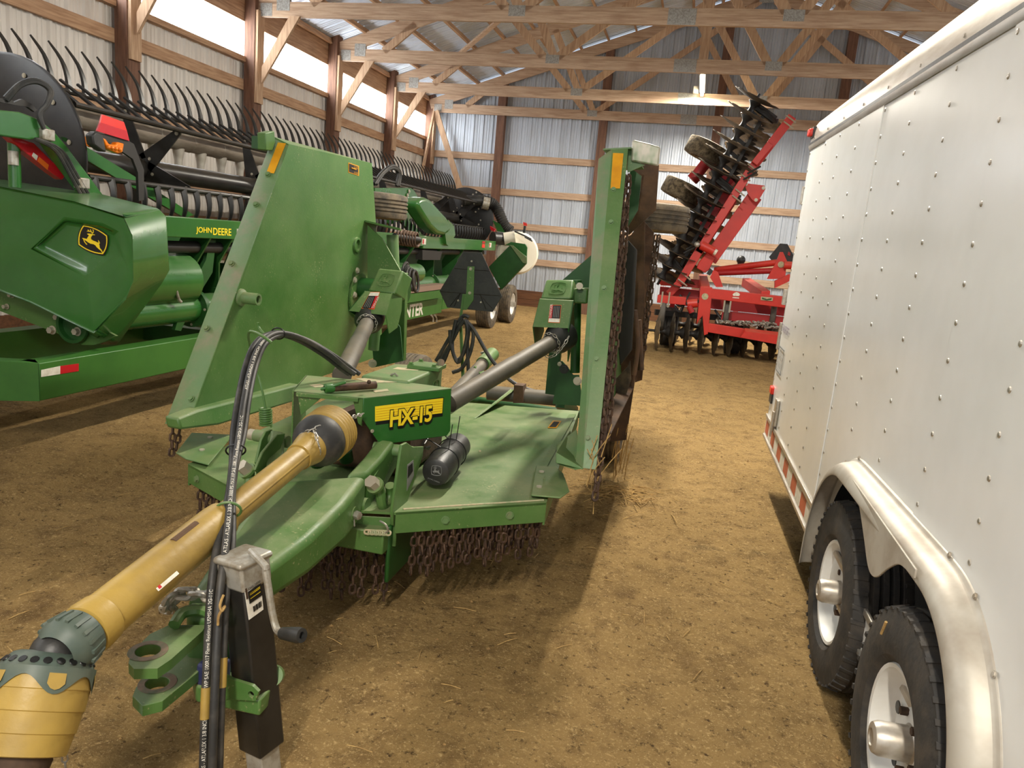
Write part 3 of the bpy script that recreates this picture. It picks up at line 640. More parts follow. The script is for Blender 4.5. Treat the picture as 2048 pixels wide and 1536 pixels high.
G().bar(jt+jd*0.030, jt+jd*0.050, 0.112, 0.112, up=jx).obj('jack_cap', 'galv', JK, bevel=0.01, seg=3)
hA = P(512, 1113, y=jt.y-0.02); hB = P(530, 1132, y=jt.y-0.05); hC = P(545, 1228, y=jt.y-0.06); hD_ = P(553, 1258, y=jt.y-.07); hE = P(562, 1266, y=jt.y-.08)
o = G().tube([hA-(hB-hA)*0.6, hA, hB, lerp(hB, hC, .1), lerp(hB, hC, .6), hC, hD_, hE], 0.0095, 10, sub=4).obj('jack_crank', 'galv', MW)
hF = P(604, 1271, y=jt.y-.10); G().lathe(hE, hF-hE, [(0, .012), (.004, .015), ((hF-hE).length*.8, .020), ((hF-hE).length, .018), ((hF-hE).length, .009), ((hF-hE).length-.012, .008), ((hF-hE).length-.012, 0.0005)], 18).obj('crank_grip', 'black', o)
def on_jack(fx, fz, off): return jt-jd*fz+jy*(0.0445+off)*(-1 if jy.y > 0 else 1)+jx*fx    # face turned to the camera
fr = -1 if jy.y > 0 else 1
tp = [(488, 1174), (520, 1152), (527, 1219), (498, 1240)]
jpl = (jb+jx*0.0455, jx)
tagq = [P(*q, pl=(jb+jx*0.047-jy*0.0, jx)) for q in tp]
lb = quad_on('jack_label', 'white_dec', JK, tagq, 0.0015)
def bil(q, a, b): return lerp(lerp(q[0], q[1], a), lerp(q[3], q[2], a), b)
tn = (tagq[1]-tagq[0]).cross(tagq[3]-tagq[0]).normalized(); tn = tn if tn.dot(V((0, 0, HC))-tagq[0]) > 0 else -tn
def on_tag(a0, a1, b0, b1, m, nm): G().prism([bil(tagq, a0, b0)+tn*.001, bil(tagq, a1, b0)+tn*.001, bil(tagq, a1, b1)+tn*.001, bil(tagq, a0, b1)+tn*.001], tn*.0012).obj(nm, m, lb, sharp=None)
on_tag(.16, .97, .2, .56, 'black_dec', 'label_panel'); on_tag(.02, .12, .06, .38, 'rust', 'label_stripe')
for k in range(9): on_tag(.34+k*.065, .34+k*.065+(.02 if k % 3 else .045), .70, .86, 'black_dec', 'bar_line')
for b0 in (.27, .31, .42): on_tag(.24, .9, b0, b0+.018, 'yellow_dec', 'label_line')
text_on('lettering', 'JOHN DEERE', 'black_dec', lb, bil(tagq, .17, .185)+tn*.001, bil(tagq, 1, .2)-bil(tagq, 0, .2), tagq[0]-tagq[3], 0.009, (tagq[1]-tagq[0]).length*.78, ext=0.0015)
for q in ([(450, 1352), (466, 1360), (505, 1372), (517, 1384), (511, 1402), (450, 1398)],):
    pl = [P(*w_, y=jb.y-0.075) for w_ in q]; o = holed(pl, P(502, 1389, y=jb.y-.075), 0.009, 0.010).obj('jack_bracket', 'green', MW)
G().cyl(P(545, 1352, y=jb.y+.02), P(549, 1350, y=jb.y+.06), 0.028, seg=18).obj('bracket_boss', 'green', MW)
g = G().box(jb.x-.17, jb.x-.10, jb.y-.06, jb.y, .26, .33); g.obj('wiring_plug', mat('blue_plastic', s(44, 48, 84), 0.4), MW, bevel=0.008)
# --- drive shaft (power take-off)
sA, sB = P(618, 898, z=.735), P(163, 1268, z=.60); sd = (sB-sA).normalized(); sl = (sB-sA).length
PT = G().lathe(sA, sd, [(0.0, .038), (.0, .043), (sl*.50, .043), (sl*.505, .0545), (sl*.53, .0565), (sl*.985, .0565), (sl, .05)], 30, caps=True).obj('drive_shaft', 'yellow', MW)
side = sd.cross(FW).normalized(); nv = side.cross(sd)
toc = (V((0, 0, HC))-lerp(sA, sB, .35)); toc = (toc-sd*toc.dot(sd)).normalized(); rs = sd.cross(toc)
e = (toc*cos(.35)-rs*sin(.35)); G().tube([sA+sd*.03+e*.0435, sA+sd*(sl*.5)+e*.0435], 0.0028, 6).obj('shaft_seam', 'yellow', PT)
e = (toc*cos(.75)+rs*sin(.75)); c = sA+sd*sl*.66+e*.0485
G().tube([c-sd*.05, c+sd*.05], [.012, .012], 10).obj('shaft_slot', 'brown_under', PT)
e2 = (toc*cos(.55)-rs*sin(.55)); c = sA+sd*sl*.80+e2*.0575
quad_on('shaft_decal', 'white_dec', PT, [c-sd*.04+rs*.007, c+sd*.04+rs*.007, c+sd*.04-rs*.007, c-sd*.04-rs*.007], -0.001)
quad_on('decal_spot', 'red_tape', PT, [c+sd*.025+rs*.004+e2*.001, c+sd*.034+rs*.004+e2*.001, c+sd*.034-rs*.004+e2*.001, c+sd*.025-rs*.004+e2*.001], -0.001)
# rear rubber cone and ribbed bell under the shield
pr = [(-.185, .092), (-.18, .096)]
for k in range(5): a = -.178+k*.018; pr += [(a, .101), (a+.010, .103), (a+.014, .098)]
bell = G().lathe(sA-sd*.02, sd, pr+[(-.085, .094)], 32).obj('ribbed_bell', 'yellow', MW)
G().lathe(sA-sd*.02, sd, [(-.09, .092), (-.075, .098), (-.05, .098), (-.026, .090), (-.004, .074), (.012, .060), (.014, .05)], 32).obj('rubber_boot', 'hose', bell)
G().lathe(sA-sd*.02, sd, [(.0, .056), (.01, .062), (.035, .058), (.06, .052), (.10, .048), (.10, .043)], 28).obj('bell_collar', 'yellow', bell)
G().lathe(sA-sd*.02, sd, [(-.185, .092), (-.18, .0005)], 24).obj('bell_back', 'brown_under', bell)
G().chain(smooth([P(600, 872, z=.775), P(622, 860, z=.805), P(655, 850, z=.815), P(700, 836, z=.81), P(726, 828, z=.80)], 4), 0.030, 0.019, 0.0026, 0.2, 5, 12).obj('shield_chain', 'galv', MW)
G().chain(smooth([P(628, 860, z=.805), P(636, 885, z=.775), P(640, 905, z=.735), P(632, 914, z=.715)], 4), 0.030, 0.019, 0.0026, 0.2, 5, 12).obj('shield_chain', 'galv', MW)
# front bell hanging from the joint
jo = P(100, 1318, z=.565); bd = (P(40, 1512, z=.415)-P(95, 1322, z=.565)).normalized()
cg = mat('grey_green_plastic', s(70, 84, 76), 0.5, col2=s(88, 96, 84), scale=8)
G().lathe(sB-sd*.06, sd, [(0, .06), (.035, .063), (.05, .06), (.055, .05)], 30).obj('shaft_end_ring', 'yellow', PT)
o = G().lathe(sB-sd*.01, sd, [(0, .045), (.008, .060), (.042, .066), (.058, .064), (.07, .058), (.085, .045)], 32).obj('collar', cg, MW)
for k in range(18):
    a = 2*pi*k/18; x, y, d_ = frame(sd); e = x*cos(a)+y*sin(a); G().bar(sB+sd*.004+e*.061, sB+sd*.046+e*.067, .008, .006, up=e).obj('collar_rib', cg, o)
bo = jo+bd*.015
G().ball(lerp(sB+sd*.06, bo-bd*.02, .5), .052, 16, 10).obj('joint_cover', 'black', MW)
o = G().lathe(bo, bd, [(-.030, .058), (-.026, .070), (-.008, .087), (.010, .094), (.016, .091)], 36).obj('bell_rim', cg, MW)
x, y, d_ = frame(bd)
for k in range(22):
    a = 2*pi*k/22; e = x*cos(a)+y*sin(a); q = bo+bd*-.011+e*.0845; nn = (e*.75-bd*.66).normalized(); tt = bd.cross(e)
    G().lathe(q, nn, [(.0, .0088), (.0015, .008), (.0015, .0005)], 10).obj('vent_hole', 'black_dec', o)
o = G().lathe(bo, bd, [(.008, .092), (.042, .095), (.044, .093), (.084, .093), (.086, .0905), (.126, .088), (.128, .0855), (.168, .081), (.170, .076), (.16, .074)], 36).obj('front_bell', 'yellow', MW)
g = G(); NS = 64
for k in range(NS):
    a = 2*pi*k/NS; e = x*cos(a)+y*sin(a); g.v += [tuple(bo+bd*.0+e*.0943), tuple(bo+bd*(.034+.018*cos(5*a+1.2))+e*.0968)]
for k in range(NS): g.f.append((2*k, 2*((k+1) % NS), 2*((k+1) % NS)+1, 2*k+1))
g.obj('scalloped_band', cg, o)
for k in range(5):
    a0 = (2*pi*k-1.2)/5; g = G()
    for j in range(5):
        aa = a0+(j-2)*.085; e = x*cos(aa)+y*sin(aa); g.v += [tuple(bo+bd*.012+e*.0952), tuple(bo+bd*(.044-.012*(abs(j-2)/2)**2)+e*.0993)]
    for j in range(4): g.f.append((2*j, 2*j+2, 2*j+3, 2*j+1))
    g.obj('bell_tab', 'yellow', o)
G().lathe(bo, bd, [(.145, .05), (.178, .058), (.20, .054), (.22, .057), (.245, .046), (.28, .046), (.28, .0005)], 28).obj('yoke', 'brown_under', MW)
qa = P(130, 1418, z=.42); G().chain([qa, qa+V((0, -.005, -.12)), qa+V((0.01, -.01, -.24))], 0.026, 0.016, 0.0022, .2, 5, 10).obj('bell_chain', 'galv', MW)
# --- gearbox shield with the model lettering
zt = .862; FL, FR, RR, RL = P(585, 781, z=zt), P(727, 795, z=zt), P(904, 776, z=zt), P(612, 750, z=zt); MR = P(742, 762, z=zt); M2 = P(828, 766, z=zt)
SHD = G().prism([FL, FR, RR, M2, MR, RL], (0, 0, -.006)).obj('shield_top', 'pale_green', MW, bevel=0.004)
en = (RR-FR).cross(V((0, 0, 1))).normalized(); spl = (FR+en*0.0, en)
rp = [P(*q, pl=spl) for q in [(727, 796), (903, 778), (901, 862), (894, 872), (768, 889), (757, 884), (725, 838)]]
sp_ = G().prism(rp, -en*.006).obj('side_panel', 'green_clean', MW, bevel=0.003)
G().prism([FL, RL, RL-V((0, 0, .2)), FL-V((0, 0, .22))], (0.006, 0, 0)).obj('side_panel', 'green', MW)
G().prism([FL+V((.02, .004, -.005)), lerp(FL, FR, .45)+V((0, .004, -.005)), lerp(FL, FR, .12)+V((0, .004, -.10))], (0, .005, 0)).obj('front_flange', 'green', MW)
G().prism([FR+V((-.004, .004, -.005)), FR+V((-.05, .004, -.005)), FR+V((-.02, .004, -.11)), FR+V((-.004, .004, -.12))], (0, .005, 0)).obj('front_flange', 'green', MW)
G().bar(FL+V((.02, -.004, -.012)), FR+V((-.02, -.004, -.012)), .012, .014).obj('front_lip', 'green', MW)
ex = (RR-FR).normalized(); ez = V((0, 0, 1))
def SP(u, v, o=0.0): return P(u, v, pl=(FR+en*o, en))
dq = [SP(750, 813, .001), SP(886, 796, .001), SP(884, 826, .001), SP(750, 843, .001)]
sh = [p+(RR-FR).normalized()*.005+V((0, 0, -.016))-en*.0008 for p in dq]
o = G().prism([sh[0]+V((0, 0, .016)), sh[1]+V((0, 0, .02)), sh[2], sh[3]], en*.0006).obj('decal_shadow', 'black_dec', sp_, sharp=None)
o = G().prism(dq, en*.0012).obj('decal_bar', 'yellow_dec', sp_, sharp=None)
for k in range(5):
    b0 = .18+k*.165; G().prism([bil(dq, 0.01, b0)+en*.001, bil(dq, .99, b0)+en*.001, bil(dq, .99, b0+.03)+en*.001, bil(dq, .01, b0+.03)+en*.001], en*.0004).obj('decal_line', 'amber_tape', o, sharp=None)
tl = SP(779, 853, .0); wdt = (SP(861, 840, 0)-tl).length; eyt = V((0, 0, 1)); hgt = 0.068
tdir = (SP(861, 842)-SP(779, 854)); tdir = (tdir).normalized()
for off, m_, bd_, ex_ in ((.0028, 'black_dec', .06, (RR-FR).normalized()*.004+V((0, 0, -.010))), (.0036, 'black_dec', .06, V((0, 0, 0))), (.0050, 'yellow_dec', 0.028, V((0, 0, 0)))):
    text_on('lettering', 'HX-15', m_, sp_, tl+ex_, tdir, eyt, hgt, wdt, ext=off, bold=bd_, spacing=.92)
for q in ([(618, 770), (640, 768), (655, 773), (630, 775)], [(640, 776), (700, 774), (715, 780), (655, 782)], [(710, 757), (760, 755), (800, 764), (740, 766)], [(745, 781), (775, 778), (778, 782), (750, 785)]):
    G().prism([P(*w_, z=zt+.001) for w_ in q], (0, 0, .0008)).obj('faded_decal', 'faded_dec', SHD, sharp=None)
bolt(sp_, SP(744, 862), en, .006, 'bolt', .006)
# gearbox and rear cover
g = G(); gq = [P(*q, z=.875) for q in [(722, 750), (818, 762), (886, 733), (788, 727)]]
GB = g.prism(gq, (0, 0, -.22)).obj('gearbox_cover', 'pale_green', MW, bevel=0.012, seg=3)
o = G().prism([P(*q, z=.895) for q in [(814, 729), (878, 736), (893, 728), (836, 721)]], (0, 0, -.02)).obj('gearbox_lid', 'green', MW, bevel=0.003)
for q in ((822, 729), (868, 734), (842, 723)): bolt(o, P(*q, z=.895), (0, 0, 1), .010, 'green')
G().cyl(P(882, 725, z=.893), P(882, 725, z=.91), .018, seg=14).obj('filler_plug', 'worn', o)
G().tube([P(782, 750, z=.877), P(790, 747, z=.89), P(795, 752, z=.877)], .005, 6).obj('latch_pin', 'galv', GB)
quad_on('faded_decal', 'faded_dec', GB, [P(*q, z=.876) for q in [(785, 738), (795, 734), (843, 737), (835, 741)]], 0.0008)
gA, gB = gq[1], gq[2]; gn = (gB-gA).cross(V((0, 0, 1))).normalized()
emblem(GB, emblem_flat(lerp(gA, gB, .8)+V((0, 0, -.10))+gn*.0, (gB-gA), (0, 0, -1), .085), gn, None, 'green', 'green')
cx, cy = (FL+RR)/2, 0
G().box(-1.52, -1.12, 2.95, 3.45, .46, .70).obj('gearbox', 'brown_under', MW, bevel=.03)
# --- decal pin box: document canister tied to the mount
cA, cB = P(871, 946, z=.545), P(913, 894, z=.565); cd = (cA-cB).normalized(); cl_ = (cA-cB).length
CAN = G().lathe(cB, cd, [(-.03, .0005), (-.03, .055), (-.02, .062), (cl_*.42, .062), (cl_*.45, .066), (cl_*.5, .068), (cl_*.93, .064), (cl_*.985, .058), (cl_, .050), (cl_, .0005)], 32).obj('document_canister', 'black', MW)
for t, tip in ((.25, (916, 852)), (.62, (908, 858))):
    q = cB+cd*cl_*t; G().lathe(q, cd, [(-.004, .0655), (-.004, .070), (.004, .070), (.004, .0655)], 28).obj('cable_tie', 'black_dec', CAN)
    b_ = q+V((.02, -.01, .068)); G().tube([b_, b_+V((0.005, 0, .06)), b_+V((.008, .004, .11))], .0022, 5, sub=3).obj('tie_tail', 'black_dec', CAN)
    G().tube([q+V((-.02, 0, .066)), q+V((-.09, .01, .09)), P(850-10*t, 890, z=.62)], .003, 5, sub=3).obj('tie_strap', 'black_dec', CAN)
ecx = cd.cross(V((0, 0, 1))).normalized()*-1
emblem(CAN, emblem_flat(cA+cd*.0005+V((0.004, 0, .012)), ecx, V((0, 0, -1))-cd*cd.dot(V((0, 0, -1))), .042), cd, None, 'grey_dec', 'grey_dec')
text_on('lettering', 'JOHN DEERE', 'grey_dec', CAN, cA-ecx*.032+V((0, 0, -.030))+cd*.0005, ecx+V((0, 0, -.25)), V((0, 0, 1)), .007, .055, ext=.001)
G().plate([P(847, 898, z=.60), P(852, 896, z=.66), P(862, 893, z=.66), P(858, 900, z=.56)], .006).obj('canister_bracket', 'black', MW)
# ================================================================ mower: folded wings
XW = -2.20
def WL(u, v, x=XW): return P(u, v, x=x)
bf, tf, tr_ = WL(377, 850), WL(577, 291), WL(744, 329)
bf.z = max(bf.z, .56)
br = V((XW, 5.15, .60))
WLP = G().prism([bf, tf, tr_, V((XW, 5.0, 1.25)), br], (-.008, 0, 0)).obj('wing_deck', 'green', MW)
WLP['label'] = 'tall folded left wing deck'
b2, t2 = P(331, 848, y=bf.y+.012), P(546, 276, y=tf.y+.012)
st = G().hexa([bf, tf, tf+V((-.008, 0, 0)), bf+V((-.008, 0, 0))], [b2, t2, t2+V((-.006, .004, 0)), b2+V((-.006, .004, 0))]).obj('wing_front_strip', 'pale_green', MW)
sn = (tf-bf).cross(t2-bf).normalized(); sn = sn if sn.dot(V((0, 0, HC))-bf) > 0 else -sn
for q in ((382, 797), (413, 656), (463, 527), (512, 409), (536, 349)): bolt(st, P(*q, pl=(bf+sn*.001, sn)), sn, .012, 'pale_green')
quad_on('reflector_tape', 'amber_tape', st, [P(*q, pl=(bf+sn*.002, sn)) for q in [(533, 345), (548, 347), (572, 287), (556, 285)]], 0.001)
# weld line along the crease, top lip, top tab
G().tube([lerp(bf, tf, .04)+V((.002, 0, 0)), lerp(bf, tf, .97)+V((.002, 0, 0))], .003, 5).obj('weld_bead', 'green', MW)
G().hexa([t2, tf, tr_, tr_+V((-.02, .02, 0))], [p+V((0, 0, .008)) for p in (t2, tf, tr_, tr_+V((-.02, .02, 0)))]).obj('wing_top_lip', 'green', MW)
G().prism([t2+V((-.01, 0, .005)), tr_+V((-.01, 0, .005)), tr_+V((-.01, 0, -.06)), t2+V((-.01, 0, -.06))], (-.12, 0, 0)).obj('wing_outer_skirt', 'green_dark', MW)
G().prism([P(*q, x=XW-.07) for q in [(531, 266), (549, 262), (551, 285), (545, 302), (532, 300)]], (-.05, 0, 0)).obj('lift_tab', 'green', MW, bevel=.004)
# lower ledge with dust
G().prism([P(357, 836, x=XW+.06), P(395, 820, x=XW+.04), P(600, 768, x=XW+.06), P(600, 800, x=XW+.07), P(440, 850, x=XW+.075), P(362, 860, x=XW+.07)], (-.075, 0, 0)).obj('wing_ledge', 'green', MW, bevel=.012)
G().chain([P(346, 852, x=XW-.05), P(343, 912, x=XW-.05)], .05, .034, .006).obj('chain', 'rust', MW); G().chain([P(360, 856, x=XW-.03), P(352, 900, x=XW-.04)], .05, .034, .006).obj('chain', 'rust', MW)
# warning decal (upside down), oil hole, stub
o = quad_on('wing_decal', 'amber_tape', WLP, [WL(*q, x=XW+.002) for q in [(697, 325), (718, 332), (718, 352), (697, 345)]], .001)
quad_on('decal_print', 'black_dec', o, [WL(*q, x=XW+.0035) for q in [(698.5, 327), (716.5, 333.5), (716.5, 350), (698.5, 343.5)]], .001)
wn_ = (WL(718, 332)-WL(697, 325)).normalized()
for (u, v), tx in (((703, 342), 'BLADE ROTATION'), ((703, 331.5), 'BLADE ROTATION')): text_on('lettering', tx, 'amber_tape', o, WL(716, v+3.2, x=XW+.005), -wn_, (0, 0, -1), .014, .055, ext=-.001)
G().tube([WL(703, 336, x=XW+.006), WL(712, 339, x=XW+.006)], .004, 5).obj('decal_arrow', 'amber_tape', o)
c = WL(713, 490); G().lathe(c, (1, 0, 0), [(0, .052), (.012, .05), (.014, .046), (.014, .036), (-.02, .034), (-.02, .0005)], 24).obj('hole_ring', 'green', MW)
c = WL(482, 595); o = G().lathe(c, (1, 0, 0), [(0, .045), (.01, .043), (.016, .030), (.10, .030), (.10, .020), (.04, .019), (.04, .0005)], 24).obj('stub_pipe', 'pale_green', MW)
# --- right wing
def yf(z): return 2.98+.70*(z-.6)/1.3
def RW(u, v, dy=0.0):
    y = 3.0
    for _ in range(6): y = yf(P(u, v, y=y+dy).z)
    return P(u, v, y=y+dy)
gbl, gbr_, gtr, gtl = RW(1166, 936), RW(1192, 939), RW(1256, 298), RW(1224, 298)
sk = G().hexa([gbl, gbr_, gtr, gtl], [p+V((0, .008, 0)) for p in (gbl, gbr_, gtr, gtl)]).obj('wing_skirt', 'green', MW)
lbl, ltl = RW(1151, 930, .05), RW(1197, 318, .05)
G().hexa([lbl, gbl, gtl, ltl], [p+V((.006, .006, 0)) for p in (lbl, gbl, gtl, ltl)]).obj('wing_front_strip', 'pale_green', MW)
for q in ((1227, 379), (1222, 444), (1208, 576), (1193, 718), (1176, 876)): bolt(sk, RW(*q, dy=-.001), (0, -1, .3), .009, 'pale_green')
quad_on('reflector_tape', 'amber_tape', sk, [RW(*q, dy=-.002) for q in [(1221, 377), (1240, 377), (1247, 307), (1226, 306)]], .001)
xr0, xr1 = lbl.x, ltl.x
WRP = G().hexa([lbl, ltl, V((ltl.x-.02, 4.75, 1.93)), V((lbl.x, 5.15, .62))], [p+V((.008, 0, 0)) for p in (lbl, ltl, V((ltl.x-.02, 4.75, 1.93)), V((lbl.x, 5.15, .62)))]).obj('wing_deck', 'green', MW)
WRP['label'] = 'narrow edge-on folded right wing deck'
# lip, top skirt and worn skid bracket
G().hexa([RW(1206, 300), RW(1262, 297), RW(1262, 297)+V((0, .9, 0)), RW(1206, 300)+V((0, .9, 0))], [p+V((0, 0, .007)) for p in (RW(1206, 300), RW(1262, 297), RW(1262, 297)+V((0, .9, 0)), RW(1206, 300)+V((0, .9, 0)))]).obj('wing_top_lip', 'green', MW)
sb = [P(*q, y=3.78) for q in [(1264, 281), (1270, 280), (1300, 287), (1321, 294), (1317, 332), (1262, 322)]]
G().prism(sb, (0, .02, 0)).obj('skid_bracket', mat('worn_green_steel', s(66, 118, 64), .4, .2, col2=s(190, 184, 170), scale=2.6, lo=.44, hi=.58, stretch=(1.6, 1, 1)), MW, bevel=.008)
G().prism([P(*q, y=3.80) for q in [(1255, 300), (1266, 300), (1266, 322), (1290, 330), (1255, 345)]], (0, .012, 0)).obj('skid_gusset', 'green', MW)
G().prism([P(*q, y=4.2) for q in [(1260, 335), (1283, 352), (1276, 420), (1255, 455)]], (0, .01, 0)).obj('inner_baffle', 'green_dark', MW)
ux = lambda u, v, y: P(u, v, y=y)
G().prism([ux(1270, 322, 4.72), ux(1318, 330, 4.72), ux(1312, 420, 4.72), ux(1258, 470, 4.72), ux(1250, 460, 4.72)], (0, .012, 0)).obj('rear_skirt', 'brown_under', MW)
G().hexa([V((xr0+.01, 3.2, .64)), V((xr0+.09, 3.4, .63)), V((xr0+.09, 4.9, .63)), V((xr0+.01, 5.1, .64))], [V((xr0+.01, 3.2, .65)), V((xr0+.09, 3.4, .64)), V((xr0+.09, 4.9, .64)), V((xr0+.01, 5.1, .65))]).obj('inner_skirt', 'brown_under', MW)
G().prism([ux(1250, 475, 4.95), ux(1262, 470, 4.95), ux(1290, 430, 4.95), ux(1288, 640, 4.95), ux(1252, 880, 4.95), ux(1205, 885, 4.95), ux(1215, 760, 4.95)], (0, .01, 0)).obj('wing_rear_skirt', 'brown_under', MW)
G().prism([ux(1256, 480, 4.45), ux(1274, 500, 4.45), ux(1264, 700, 4.45), ux(1240, 732, 4.45), ux(1236, 690, 4.45)], (0.0, .02, 0)).obj('blade_pan', 'spool', MW, bevel=.006)
G().prism([ux(1260, 722, 4.6), ux(1254, 735, 4.6), ux(1225, 765, 4.6), ux(1222, 800, 4.6), ux(1252, 790, 4.6), ux(1262, 760, 4.6)], (0, .02, 0)).obj('blade', 'blade', MW)
G().tube([ux(1270, 620, 4.5), ux(1276, 690, 4.5), ux(1268, 750, 4.5)], .014, 8, sub=3).obj('rod', 'brown_under', MW)
G().tube([ux(1277, 640, 4.7), ux(1282, 740, 4.7)], .02, 8).obj('rod', 'brown_under', MW)
G().prism([ux(*q, 5.05) for q in [(1286, 440), (1308, 465), (1300, 600), (1284, 760), (1270, 765), (1276, 600)]], (0, .012, 0)).obj('outer_baffle', 'brown_under', MW)
# chains along the right wing
cp = [(1250, 350), (1245, 420), (1240, 500), (1234, 580), (1227, 650), (1220, 720), (1213, 800), (1206, 880), (1197, 950), (1189, 1000)]
for k, (dx, dy) in enumerate(((0, .02), (9, .06), (-4, .03))):
    pts = [RW(u+dx, v, dy) for u, v in cp]
    if k: pts = pts[:-2] if k == 1 else pts[1:-1]
    G().chain(pts, .052, .034, .006, .5).obj('chain', 'rust', MW)
for dx, y0, n in ((0, 4.9, 9), (6, 4.85, 8)):
    pts = [ux(1312-k*4.3+dx, 470+k*33, y0) for k in range(n)]; G().chain(pts, .052, .034, .006, .6).obj('chain', 'rust', MW)
# foot ledge of the right wing
G().prism([RW(1113, 890, .45), RW(1152, 860, .30), RW(1168, 938, -.002), RW(1150, 940, .0), RW(1112, 928, .06)], (0, .02, .0)).obj('wing_ledge', 'green', MW, bevel=.008)
G().hexa([RW(1112, 905, .05), RW(1166, 936, .0), RW(1166, 936, .3), RW(1140, 860, .5)], [RW(1112, 926, .05), RW(1166, 939, .0), RW(1166, 939, .3), RW(1140, 868, .5)]).obj('wing_foot', 'green', MW, bevel=.006)
# wing wheels (lying flat, folded) and the transport wheels
tyre(MW, (-2.62, 5.75, P(775, 412, y=5.6).z), (0, 0, 1), .29, .205, .15, 'rubber_br', 'galv', 4)
tyre(MW, (-.38, 5.85, P(1318, 435, y=5.7).z), (0, 0, 1), .29, .205, .15, 'rubber_br', 'galv', 4)
for xx in (-.47, -2.05): tyre(MW, (xx, 5.42, .29), (1, 0, 0), .30, .20, .16, 'rubber_br', 'galv', 4)
G().cyl((-2.05, 5.42, .29), (-.47, 5.42, .29), .03, seg=12).obj('axle', 'green_dark', MW)
for xx in (-.75, -1.80): G().bar((xx, 5.42, .29), (xx, 4.75, .52), .06, .10).obj('wheel_arm', 'green_dark', MW)
# --- hinge structures and wing gearboxes
def gearbox(side):
    L_ = side < 0
    if L_:
        Y0 = 4.05; A = lambda u, v, dy=0.0: P(u, v, y=Y0+dy)
        top = [(757, 536), (807, 541), (790, 588), (735, 582)]; front = [(728, 583), (783, 589), (772, 631), (696, 622)]; sidef = [(784, 589), (810, 560), (808, 622), (796, 655), (778, 668), (771, 634)]
        shaft0, boot = (733, 650), (742, 632); ring = (713, 605)
    else:
        Y0 = 4.12; A = lambda u, v, dy=0.0: P(u, v, y=Y0+dy)
        top = [(1092, 559), (1148, 559), (1143, 598), (1081, 597)]; front = [(1079, 598), (1147, 602), (1138, 657), (1065, 654)]; sidef = None
        shaft0, boot = (1098, 688), (1108, 678); ring = (1159, 575)
    # cap box: sloping front over the cone
    t = [A(top[0][0], top[0][1], .10), A(top[1][0], top[1][1], .10), A(top[2][0], top[2][1], .0), A(top[3][0], top[3][1], .0)]
    gb = G().prism(t, (0, .16, -.05)).obj('gearbox_cap', 'green', MW, bevel=.012, seg=3)
    f = [A(front[0][0], front[0][1], -.01), A(front[1][0], front[1][1], -.01), A(front[2][0], front[2][1], -.09), A(front[3][0], front[3][1], -.09)]
    sh = G().prism(f, (0, .008, .004)).obj('cone_shield', 'green', MW, bevel=.002)
    d1 = V((0, .22, -.04))
    if L_:
        G().prism([f[1], f[2], A(779, 667, -.02), A(795, 655, .06), A(803, 622, .1), A(807, 560, .14)], (-.006, 0, 0)).obj('shield_side', 'green', MW)
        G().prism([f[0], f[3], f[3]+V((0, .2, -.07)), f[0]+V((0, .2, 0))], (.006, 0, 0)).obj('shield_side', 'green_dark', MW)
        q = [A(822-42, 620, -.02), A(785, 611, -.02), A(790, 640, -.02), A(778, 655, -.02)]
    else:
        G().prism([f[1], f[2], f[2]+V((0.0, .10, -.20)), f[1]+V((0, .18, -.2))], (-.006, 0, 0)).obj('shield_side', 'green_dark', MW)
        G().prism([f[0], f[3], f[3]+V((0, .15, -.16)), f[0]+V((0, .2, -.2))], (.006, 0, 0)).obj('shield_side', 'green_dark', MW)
    n_ = (f[1]-f[0]).cross(f[3]-f[0]).normalized(); n_ = n_ if n_.y < 0 else -n_
    if L_: dq = [(741, 585), (759, 585), (748, 618), (724, 616)]; cols = [(0, 1, 0, .22, 'white_dec'), (.0, .72, .22, 1, 'black_dec'), (.72, 1, .22, 1, 'red_tape')]
    else: dq = [(1101, 611), (1122, 611), (1119, 645), (1097, 644)]; cols = [(0, 1, .78, 1, 'white_dec'), (.26, 1, 0, .78, 'black_dec'), (0, .26, 0, .78, 'red_tape')]
    Q = [P(*q, pl=(f[0]+n_*.002, n_)) for q in dq]
    dc = G().prism([bil(Q, -.03, -.03), bil(Q, 1.03, -.03), bil(Q, 1.03, 1.03), bil(Q, -.03, 1.03)], n_*.0008).obj('danger_decal', 'orange_dec', sh, sharp=None)
    for a0, a1, b0, b1, m_ in cols: G().prism([bil(Q, a0, b0), bil(Q, a1, b0), bil(Q, a1, b1), bil(Q, a0, b1)], n_*.0016).obj('decal_panel', m_, dc, sharp=None)
    for k in range(4):
        a0 = (.1+k*.15) if L_ else (.36+k*.15); b0, b1 = (.3, .95) if L_ else (.06, .72)
        G().prism([bil(Q, a0, b0), bil(Q, a0+.05, b0), bil(Q, a0+.05, b1), bil(Q, a0, b1)], n_*.0022).obj('decal_line', 'grey_dec', dc, sharp=None)
    ed = (bil(Q, 0, 0)-bil(Q, 0, 1))
    if L_: text_on('lettering', 'DANGER', 'white_dec', dc, bil(Q, .96, .95)+n_*.001, ed, bil(Q, 0, .5)-bil(Q, 1, .5), .014, .08, ext=.0014)
    else: text_on('lettering', 'DANGER', 'white_dec', dc, bil(Q, .2, .72)+n_*.001, ed, bil(Q, 0, .5)-bil(Q, 1, .5), .014, .08, ext=.0014)
    # emblem on the cap
    n2 = (t[1]-t[0]).cross(t[3]-t[0]).normalized(); n2 = n2 if n2.z > 0 else -n2
    emblem(gb, emblem_flat(lerp(lerp(t[0], t[1], .5), lerp(t[3], t[2], .5), .48)+n2*.001, t[1]-t[0], t[3]-t[0], .085), n2, None, 'green', 'green')
    # cone, shaft
    b0 = A(*boot, .0); e0 = A(*shaft0, -.12)
    return b0, e0, A
